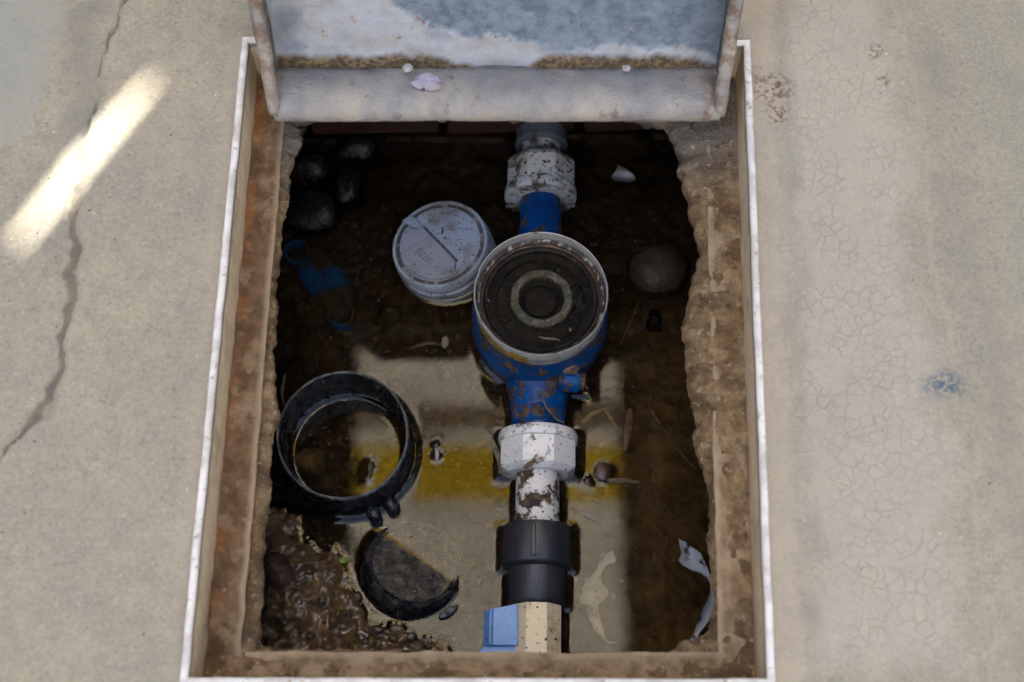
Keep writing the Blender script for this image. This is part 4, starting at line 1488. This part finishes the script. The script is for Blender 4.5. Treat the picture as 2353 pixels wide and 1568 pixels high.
def build_pipes():
    # outlet side, towards the viewer
    t = thing('outlet_pipe', axis_at(1250) - [0, 0, 0.03], 'mud-spattered white union nut and nipple joined to a black coupling, near end of the meter', 'pipe')
    union_nut(t, 998, 1092, 89, True, 'white_pvc')
    part(t, 'nipple', along(1080, 1222, 51, 56, [(0.97, 0), (1.0, 0.05), (1.0, 0.28), (0.975, 0.29), (0.975, 0.31), (0.995, 0.32), (0.985, 0.80), (0.96, 0.82), (0.96, 1)]), 'white_pvc_muddy', sharp=40)
    cp = part(t, 'coupling', along(1213, 1312, 80, 64, [(0.80, 0), (0.96, 0.06), (1.0, 0.12), (1.0, 0.93), (0.97, 1.0), (0.62, 1.0)]), 'black_pvc', sharp=40)
    a, b = axis_at(1296), axis_at(1226)
    rr = 80 * px(1240, 1260, PZ)
    part(cp, 'rib', box((a[0] - 0.0045, a[1], PZ + rr - 0.0015), (a[0] - 0.0008, b[1], PZ + rr + 0.0014), 0.0006), 'black_pvc')
    part(cp, 'spigot', along(1302, 1392, 66, 64, [(0.94, 0), (1.0, 0.06), (1.0, 1.0)]), 'black_pvc', sharp=40)
    part(t, 'tail_pipe', along(1384, 1402, 44, 40), 'white_pvc_muddy')
    # ball valve
    v = thing('ball_valve', axis_at(1450) - [0, 0, 0.03], 'cream plastic ball valve with a pale blue lever at the near edge of the pit', 'valve')
    ap = 57 * px(1240, 1440, PZ)
    a, b = axis_at(1600), axis_at(1394)
    L = np.linalg.norm(b - a)
    bd = part(v, 'body', lathe([(ap * 0.97, 0), (ap, 0.002), (ap, L - 0.0012), (ap * 0.985, L - 0.0002), (ap * 0.7, L)], a, PAX, 96, shape=polygon_shape(8, 0.004), phase=R(22.5)), 'beige_pvc', sharp=22)
    bo = at(1165, 1510, PZ + 0.010)
    part(bd, 'stem_boss', lathe([(0.0125, 0), (0.0125, 0.0100), (0.0115, 0.0115)], (bo[0], bo[1], PZ - 0.006), (-0.25, 0.0, 0.97), 36), 'beige_pvc')
    hz = PZ + 0.012
    lc = at(1150, 1452, hz + 0.002)
    pr = [(-0.0125, -0.012), (0.0128, -0.012), (0.0128, -0.0002), (0.0120, 0.0010), (-0.0052, 0.0014), (-0.0066, 0.0032), (-0.0080, 0.0030), (-0.0092, 0.0008), (-0.0125, -0.0040)]
    rings = [[(lc[0] + x * w, lc[1] + y + (x * 0.20 if y > 0.01 else 0), lc[2] + z * w2) for x, z in pr] for y, w, w2 in ((-0.0095, 0.99, 0.9), (-0.0088, 1.0, 1.0), (0.0160, 0.97, 1.0), (0.0172, 0.94, 0.86))]
    h = part(v, 'lever', loft(rings), 'handle_blue', sharp=32)
    hb = at(1152, 1528, hz - 0.001)
    part(h, 'hub', lathe([(0.0180, -0.010), (0.0190, -0.003), (0.0182, -0.0008), (0.012, 0.0002), (0.004, 0.0004)], hb, (0, 0, 1), 56), 'handle_blue', sharp=40)
    # inlet side, at the far wall
    q = thing('inlet_pipe', axis_at(380) - [0, 0, 0.03], 'grimy white union nut and nipple on a dark pipe beyond the meter', 'pipe')
    union_nut(q, 368, 462, 80, False, 'old_pvc')
    part(q, 'nipple', along(316, 374, 43, 60, [(1, 0), (1, 1)], shape=polygon_shape(8, 0.02), phase=R(22.5)), 'old_pvc', sharp=25)
    so = part(q, 'socket', along(262, 338, 58, 56, [(0.80, 0), (1.03, 0.02), (1.04, 0.10), (1.0, 0.13), (0.985, 1.0)]), 'far_pvc', sharp=35)
    part(so, 'pipe_stub', along(200, 266, 50, 40), 'far_pvc')


build_pipes()

# ================================================================== LOOSE PARTS IN THE PIT
def build_ring():
    t = thing('black_ring', (*ring_c[:2], WATER - 0.016), 'black plastic collar ring with a worn grey rim, standing in the water at the left', 'ring')
    r = RING_R
    hgt = ring_c[2] - (WATER - 0.014)
    ax = Vector((0.0, -0.035, 1.0)).normalized()
    wob = lambda th: 1 + 0.006 * np.sin(2 * th + 0.8) + 0.004 * np.sin(3 * th) + 0.002 * np.sin(11 * th)
    prof = [(r * 0.955, -0.0008), (r * 0.945, -hgt * 0.30), (r * 0.94, -hgt), (r * 1.05, -hgt), (r * 1.045, -hgt * 0.62), (r * 1.03, -hgt * 0.58), (r * 1.012, -hgt * 0.32), (r * 1.002, -0.0015)]
    wall = part(t, 'wall', lathe(prof, ring_c, ax, 110, closed=True, shape=wob), 'black_plastic', sharp=40)
    part(wall, 'rim', lathe([(r * 0.957, -0.0022), (r * 0.962, 0.0002), (r * 0.978, 0.0010), (r * 0.995, 0.0002), (r * 1.0035, -0.0028)], ring_c, ax, 110, False, False,
                            shape=lambda th: wob(th) + 0.0022 * np.sin(th * 37) + 0.0016 * np.sin(th * 61 + 2)), 'worn_rim', sharp=None)
    # inside ribs and two locking lugs outside
    for k, a in enumerate((205, 165, 140, 112, 88, 58, 30)):
        M = Matrix.Translation(Vector(ring_c)) @ Matrix.Rotation(R(a), 4, 'Z')
        part(wall, 'rib', xform(box((r * 0.915, -0.0008, -hgt * 0.75), (r * 0.952, 0.0008, -0.004), 0.0003), M), 'black_plastic')
    for a in (-52, -67):
        M = Matrix.Translation(Vector((ring_c[0], ring_c[1], WATER))) @ Matrix.Rotation(R(a), 4, 'Z')
        part(wall, 'lug', xform(box((r * 0.98, -0.0050, -0.006), (r * 1.045 + 0.0105, 0.0050, 0.0125), 0.0028), M), 'black_plastic', sharp=50)


build_ring()


def build_cap():
    t = thing('meter_cap', (cap_top[0], cap_top[1], WATER), 'pale grey round cap with a flap line across it, tilted in the water', 'cap')
    r = CAP_R
    prof = [(r * 1.035, -0.030), (r * 1.04, -0.0225), (r * 1.005, -0.022), (r * 1.005, -0.0165), (r * 1.035, -0.016), (r * 1.035, -0.0125), (r * 0.985, -0.012), (r * 0.985, -0.0075), (r * 1.02, -0.007), (r * 1.005, -0.0012), (r * 0.985, 0.0), (r * 0.935, 0.0), (r * 0.925, -0.0014)]
    body = part(t, 'body', lathe(prof, cap_top, cap_axis, 96, True, True), 'cap_grey', sharp=30)
    part(body, 'groove', lathe([(r * 0.93, -0.0010), (r * 0.845, -0.0010)], cap_top, cap_axis, 96, False, False), 'cap_groove')
    xa, ya, za = frame(cap_axis)
    xa, ya = np.array([1, 0, 0]), None
    z = np.array(cap_axis)
    xa = xa - z * np.dot(xa, z)
    xa /= np.linalg.norm(xa)
    ya = np.cross(z, xa)

    def P(x, y, h):
        return np.array(cap_top) + xa * x + ya * y + z * h
    part(body, 'face', lathe([(r * 0.85, -0.0012), (r * 0.845, -0.0004), (r * 0.02, -0.0003)], cap_top, cap_axis, 80, False, True), 'cap_grey')
    # raised half flap: chord from upper left to lower right
    a0, a1 = R(150), R(297)
    pts = [(0.825 * r * math.cos(a), 0.825 * r * math.sin(a)) for a in np.linspace(a0, a1, 46)]
    pts += [(0.34 * r, -0.60 * r), (0.36 * r, -0.47 * r), (-0.36 * r, 0.40 * r), (-0.46 * r, 0.34 * r), (-0.58 * r, 0.40 * r)]
    pts = np.array(pts)
    rings = [[P(x, y, -0.0004) for x, y in pts], [P(x, y, 0.0019) for x, y in pts], [P(x * 0.98 - 0.0003, y * 0.98 - 0.0003, 0.0025) for x, y in pts]]
    flap = part(t, 'flap', loft(rings), 'cap_flap', sharp=30)
    # hinge tab in its notch at the upper left
    tp = [(-0.80, 0.60), (-0.62, 0.72), (-0.46, 0.55), (-0.44, 0.47), (-0.50, 0.42), (-0.58, 0.44)]
    part(t, 'tab', loft([[P(x * r, y * r, h) for x, y in tp] for h in (-0.0004, 0.0010, 0.0013)]), 'cap_grey', sharp=30)
    part(t, 'flap_shade_line', tube([P(-0.34 * r, 0.41 * r, 0.0002), P(0.0, 0.005 * r, 0.0002), P(0.37 * r, -0.45 * r, 0.0002)], 0.0014, 6), 'cap_groove')  # dark strip laid on as shading along the flap's edge
    TV, TF = text_mesh('BZEIS', 0.0075, 0.0)
    ca, sa = math.cos(R(-48)), math.sin(R(-48))
    W = np.array([P(x * ca - y * sa - 0.30 * r, x * sa + y * ca - 0.30 * r, 0.0027) for x, y, _ in TV])
    part(flap, 'lettering', (W, TF), 'ink_grey', smooth=False)
    s = np.linspace(0, 1, 30)
    L = np.array([P((-0.80 + 1.55 * q) * r, (-0.22 + 0.48 * math.sin(q * 2.2)) * r, 0.0028) for q in s])
    part(t, 'hair', tube(L, 0.00013, 5), 'ink')
    part(t, 'bit_of_dirt', tube(np.array([P(0.05 * r, 0.36 * r, 0.0004), P(0.06 * r, 0.28 * r, 0.0008), P(0.05 * r, 0.20 * r, 0.0004)]), 0.0006, 6), 'ink')


build_cap()


def build_half_disc():
    t = thing('black_disc', (*hd_c[:2], WATER - 0.016), 'black round disc tilted and half sunk in the silty water, mud on its face', 'disc')
    r = HD_R
    c = np.array(hd_c) + np.array(hd_axis) * 0.0008
    prof = [(r * 0.90, -0.022), (r * 1.10, -0.021), (r * 1.13, -0.016), (r * 1.08, -0.006), (r * 1.01, -0.0008), (r * 0.985, 0.0), (r * 0.945, -0.0006), (r * 0.935, -0.0022), (r * 0.915, -0.0022), (r * 0.905, -0.0008), (r * 0.885, -0.0010), (r * 0.875, -0.0028)]
    rim = part(t, 'rim', lathe(prof, c, hd_axis, 128), 'black_plastic', sharp=35)
    # muddy face
    x, y, z = frame(hd_axis)
    n, m = 72, 26
    th = np.arange(n) / n * 2 * math.pi
    rings = []
    for k in range(m):
        rr = r * 0.875 * (1 - k / (m - 0.5))
        p = c + np.outer(np.cos(th) * rr, x) + np.outer(np.sin(th) * rr, y)
        hgt = -0.0022 + 0.0006 * np.clip(fbm(p, 170, 4, 401) + 0.05, -0.4, 1) * min(1, max(0, k - 2) / 4)
        rings.append(p + np.outer(hgt, z))
    part(t, 'face', loft(rings, False, True), 'half_disc_top', sharp=None)
    p = at(1030, 1406, WATER + 0.0035)
    part(t, 'hinge_tab', xform(lathe([(0.0044, -0.010), (0.0050, -0.001), (0.0042, 0.0012), (0.002, 0.0016)], (0, 0, 0), (0, 0, 1), 24), Matrix.Translation(Vector(p)) @ Matrix.Rotation(R(35), 4, 'Z') @ Matrix.Diagonal((1.7, 0.62, 1, 1))), 'black_plastic')


build_half_disc()


def build_clamp():
    zc = WATER - 0.0105
    A, B = at(682, 580, zc), at(783, 722, zc)
    t = thing('pipe_clamp', (*((A + B) / 2)[:2], WATER - 0.018), 'blue plastic pipe clamp half with two bolt eyes, silted over under the water at left', 'clamp')
    for c, s in ((A, 1.0), (B, 1.05)):
        k = 32 * px(700, 650, zc) * s
        part(t, 'eye', lathe([(k * 0.66, -0.012), (k * 0.70, -0.001), (k * 0.76, 0.0015), (k * 0.95, 0.0015), (k * 1.02, 0.0), (k * 1.08, -0.012)], c, (0.04, 0.02, 1), 40, closed=True), 'clamp_blue', sharp=40)
    d = (B - A)
    L = np.linalg.norm(d)
    d = d / L
    n = np.array([-d[1], d[0], 0])
    if n[0] < 0:
        n = -n
    kpx = px(740, 640, zc)
    prof = [(-34, -0.008), (-26, -0.002), (-12, 0.0), (2, 0.0015), (10, 0.0), (22, -0.001), (34, 0.002), (46, 0.0062), (56, 0.0068), (64, 0.004), (72, -0.003), (80, -0.010)]
    rings = []
    ns = 24
    for i in range(ns + 1):
        s = 0.10 + 0.92 * i / ns
        bul = math.sin(math.pi * min(max((s - 0.02) / 0.98, 0), 1)) ** 0.6
        curve = -10 * math.sin(math.pi * s) ** 2
        ring = []
        for w, h in prof:
            ww = (w * (0.45 + 0.55 * bul) + (curve if w > 15 else curve * 0.3)) * kpx
            ring.append(A + d * L * s + n * ww + np.array([0, 0, h * (0.5 + 0.5 * bul)]))
        ring += [p - np.array([0, 0, 0.010]) for p in ring[::-1]]
        rings.append(ring)
    part(t, 'saddle', loft(rings), 'clamp_blue', sharp=50)


build_clamp()

# ---- stones and pebbles
for i, (u, v, a, b, h, mat, lab) in enumerate(STONES):
    zt = WATER + h
    k = px(u, v, zt)
    hz = 0.016 + 0.20 * a * k
    c = at(u, v, zt - hz * 0.55)
    c[2] = zt - hz
    single('stone', blob(c, (a * k * 1.0, b * k * 1.06, hz), 40 + i, (0.10, 0.24, 0.24, 0.22, 0.2)[min(i, 4)], 30, 1.0, 0.86), mat, lab, 'stone', 'stones in the flooded pit', sharp=None)
peb = [(742, 1388, 14), (802, 1420, 10), (868, 1452, 17), (905, 1470, 12), (945, 1468, 15), (726, 1290, 9), (842, 1480, 11), (690, 1350, 8), (780, 1462, 9), (985, 1486, 10), (660, 1440, 10), (820, 1372, 13)]
for i, (u, v, a) in enumerate(peb):
    k = px(u, v, WATER)
    c = at(u, v, WATER + 0.002)
    c[2] = float(floor_height(np.array([c[:2]]))[0]) + 0.25 * a * k
    single('pebble', blob(c, (a * k, a * k * random.uniform(0.7, 1), a * k * 0.7), 80 + i, 0.2, 14, 1.5), 'pebble', 'small wet pebble stuck in the mud bank', 'pebble', 'pebbles in the mud bank', sharp=None)

# ---- gravel and grit strewn over the floor (too small to count)
V, F = [], []
n = 0
tries = 0
while n < 420 and tries < 6000:
    tries += 1
    p = np.array([random.uniform(x0 + 0.02, x1 - 0.02), random.uniform(y0 + 0.02, y1 - 0.02)])
    if not inside(p[None], LIPC)[0]:
        continue
    z = float(floor_height(p[None])[0])
    s = random.choice([0.0008, 0.001, 0.0013, 0.0018, 0.003])
    V2, F2 = blob((p[0], p[1], z + s * 0.3), (s, s * random.uniform(.6, 1), s * 0.7), n, 0.25, 7, 1.5)
    V.append(V2)
    F += [[i + sum(len(q) for q in V[:-1]) for i in f] for f in F2] if False else []
    F.append((len(V2), F2))
    n += 1
VV = np.vstack(V)
FF, o_ = [], 0
for m_, f2 in F:
    FF += [[i + o_ for i in f] for f in f2]
    o_ += m_
g = single('gravel', (VV, FF), 'pebble', sharp=None)
struct(g, 'stuff')
g['label'] = 'loose grit and gravel on the muddy pit floor'

# ---- straw, twigs, leaves, scraps
def strand(pts_px, z, rad, mat, flat=1.0, n=7):
    P = np.array([at(u, v, z) for u, v in pts_px])
    P = resample(P, 0.0025, False)
    s = np.linspace(0, 1, len(P))
    r = rad * (0.35 + 0.65 * np.sin(np.pi * np.clip(s * 0.9 + 0.08, 0, 1)))
    V, F = tube(P, r, n)
    V[:, 2] = z + (V[:, 2] - z) * flat
    return V, F


zw = WATER + 0.0006
single('twig', strand([(1378, 1092), (1400, 1106), (1430, 1104), (1470, 1109)], zw, 0.0022, 'twig'), 'twig', 'short brown twig floating at the water right of the white nipple', 'twig')
single('straw', strand([(1448, 940), (1444, 975), (1440, 1010), (1437, 1035)], zw - 0.002, 0.0030, 'straw', 0.3), 'straw', 'pointed straw blade standing upright in view right of the union nut', 'straw')
single('straw', strand([(1336, 972), (1362, 950), (1392, 938)], zw - 0.002, 0.0020, 'straw', 0.4), 'straw', 'bent straw under water beside the blue outlet of the meter', 'straw')
single('straw', strand([(1388, 940), (1404, 962), (1418, 984)], zw - 0.003, 0.0014, 'straw', 0.4), 'straw', 'short straw crossing the bent one right of the outlet', 'straw')
single('straw', strand([(1340, 1183), (1356, 1190), (1370, 1197)], zw + 0.0006, 0.0007, 'straw'), 'scrap_white', 'thin white bristle floating right of the white nipple', 'bristle')
single('grass_blade', strand([(1168, 850), (1185, 862)], zw, 0.0003, 'straw'), 'straw', 'fine dry grass fibre by the left edge of the meter outlet', 'grass')
single('straw', strand([(1130, 1010), (1143, 1042), (1150, 1070), (1148, 1090)], PZ + 0.006, 0.0022, 'straw', 0.5), 'straw', 'curled dry leaf strip leaning on the left of the union nut', 'leaf')
single('straw', strand([(1244, 905), (1254, 935), (1280, 965), (1296, 972)], PZ + 0.0225, 0.0008, 'straw'), 'straw', 'thin straw lying across the blue meter outlet', 'straw')
single('grass_blade', strand([(1352, 905), (1362, 930)], zw, 0.0008, 'green_bit'), 'green_bit', 'small green grass blade beside the meter outlet', 'grass')
single('green_leaf_bit', blob(at(789, 1288, WATER + 0.002), (0.0042, 0.0026, 0.0018), 3, 0.25, 14), 'green_bit', 'tiny yellow-green leaf bit at the edge of the mud bank', 'leaf')
single('bark_bit', blob(at(1384, 1086, WATER + 0.001), (0.0062, 0.0068, 0.003), 9, 0.3, 16), 'leaf_brown', 'dark bark bit afloat in the yellow reflection', 'bark')
single('seed_husk', blob(at(852, 1078, WATER + 0.001), (0.0022, 0.0055, 0.002), 12, 0.35, 14), 'straw', 'pale seed husk floating inside the black ring', 'seed husk')
single('seed_husk', blob(at(1004, 1046, WATER + 0.001), (0.0014, 0.0058, 0.0016), 14, 0.35, 14), 'scrap_white', 'thin white seed husk floating between ring and nut', 'seed husk')
single('seed_husk', blob(at(1022, 786, WATER - 0.004), (0.0030, 0.0052, 0.0018), 15, 0.2, 14), 'scrap_white', 'grey oval seed husk under water below the grey cap', 'seed husk')
for i, (pp, lab) in enumerate([
        ([(1470, 690), (1450, 740), (1425, 790)], 'long dark stem under water right of the register'),
        ([(1350, 640), (1358, 610)], 'short pale splinter near the upper right of the register'),
        ([(1250, 330), (1262, 345)], 'tiny splinter on the far nipple'),
        ([(1555, 1030), (1580, 1060), (1600, 1080)], 'thin fibre on the silt by the right wall'),
        ([(1490, 930), (1520, 980), (1545, 1010)], 'dark curved stem on the silt right of the outlet'),
        ([(940, 800), (985, 788), (1030, 795)], 'fine root strand under water below the grey cap'),
        ([(620, 1290), (640, 1310), (652, 1332)], 'pale dry straw wisp on the mud bank by the red stone'),
        ([(735, 1360), (752, 1390), (770, 1412)], 'dry stalk lying on the mud bank'),
        ([(655, 860), (648, 900), (652, 930)], 'dry stem against the left wall above the ring')]):
    z = WATER - 0.004 if i < 6 else WATER + 0.012
    if i == 2:
        z = PZ + 0.016
    single('stem', strand(pp, z, 0.0007 + 0.0003 * (i % 3), 'twig', 0.6), 'straw' if i in (1, 3, 6, 7, 8) else 'twig', lab, 'stem', 'plant stems in the pit')


def ragged(pts_px, z, name, mat, parent=None, bulge=0.002, seed=0, thick=0.0002):
    """thin ragged sheet of film from an outline"""
    P = resample(at2(pts_px, z), 0.0022)
    P = P + 0.0006 * np.c_[fbm(P, 200, 3, seed), fbm(P, 200, 3, seed + 3)]
    import mathutils.geometry as mg
    tri = mg.tessellate_polygon([[Vector((x, y, 0)) for x, y in P]])
    zz = z + bulge * fbm(P, 60, 3, seed + 7)
    V = np.vstack([np.c_[P, zz], np.c_[P, zz - thick]])
    n = len(P)
    F = [list(t) for t in tri] + [[i + n for i in t][::-1] for t in tri] + [[i, (i + 1) % n, (i + 1) % n + n, i + n] for i in range(n)]
    return V, F


def c7(pts):
    return [((x / 3.365 + 1140) / 1.088, (y / 3.365 + 1240) / 1.088) for x, y in pts]


bag = thing('plastic_bag', at(1500, 1370, WATER - 0.008), 'torn clear plastic bag half buried in silt at the near right', 'plastic bag')
lob1 = c7([(1310, 450), (1350, 545), (1270, 580), (1230, 650), (1225, 730), (1290, 800), (1260, 860), (1190, 920), (1210, 1010), (1240, 1110), (1265, 1215), (1400, 1262), (1280, 1238), (1170, 1130), (1110, 1010), (1030, 850), (1070, 820), (1055, 780), (1160, 640), (1230, 530)])
lob2 = c7([(1870, 350), (1960, 400), (2060, 490), (2100, 580), (2150, 690), (2130, 730), (2060, 650), (1970, 620), (1900, 580), (1865, 540), (1895, 480), (1880, 400)])
lob3 = c7([(2150, 760), (2200, 900), (2160, 1010), (2060, 1150), (2010, 1240), (1940, 1240), (2010, 1130), (2060, 1010), (2110, 880)])
part(bag, 'fold', ragged(lob1, WATER - 0.0035, 'fold', 'plastic_film', seed=500), 'plastic_film', sharp=None)
part(bag, 'fold', ragged(lob2, WATER + 0.003, 'fold', 'plastic_film', bulge=0.003, seed=510), 'plastic_film', sharp=None)
part(bag, 'fold', ragged(lob3, WATER + 0.003, 'fold', 'plastic_film', bulge=0.003, seed=520), 'plastic_film', sharp=None)
single('plastic_scrap', ragged([(1420, 375), (1440, 385), (1458, 402), (1462, 412), (1440, 420), (1412, 422), (1402, 412), (1415, 395)], WATER + 0.0015, 's', 's', bulge=0.004, seed=530), 'scrap_white', 'crumpled white plastic scrap afloat right of the far union nut', 'scrap', sharp=None)

# ---- specks afloat on the water (dust and insects too small to count)
V, F, n, tries = [], [], 0, 0
FF, o_ = [], 0
while n < 650 and tries < 9000:
    tries += 1
    p = np.array([random.uniform(x0 + 0.02, x1 - 0.02), random.uniform(y0 + 0.02, y1 - 0.02)])
    if not inside(p[None], LIPC)[0] or float(floor_height(p[None])[0]) > WATER - 0.003:
        continue
    if np.hypot(*(p - mc[:2])) < MR or abs(p[0] - mc[0]) < 0.028:
        continue
    s = random.choice([0.0003, 0.0003, 0.0004, 0.0005, 0.0008])
    V2, F2 = blob((p[0], p[1], WATER + 0.0001), (s * random.uniform(0.7, 1.8), s, s * 0.5), n, 0.3, 6, 1.5)
    V.append(V2)
    FF += [[i + o_ for i in f] for f in F2]
    o_ += len(V2)
    n += 1
g = single('floating_specks', (np.vstack(V), FF), 'leaf_brown', sharp=None)
struct(g, 'stuff')
g['label'] = 'dark specks of dust afloat on the water'
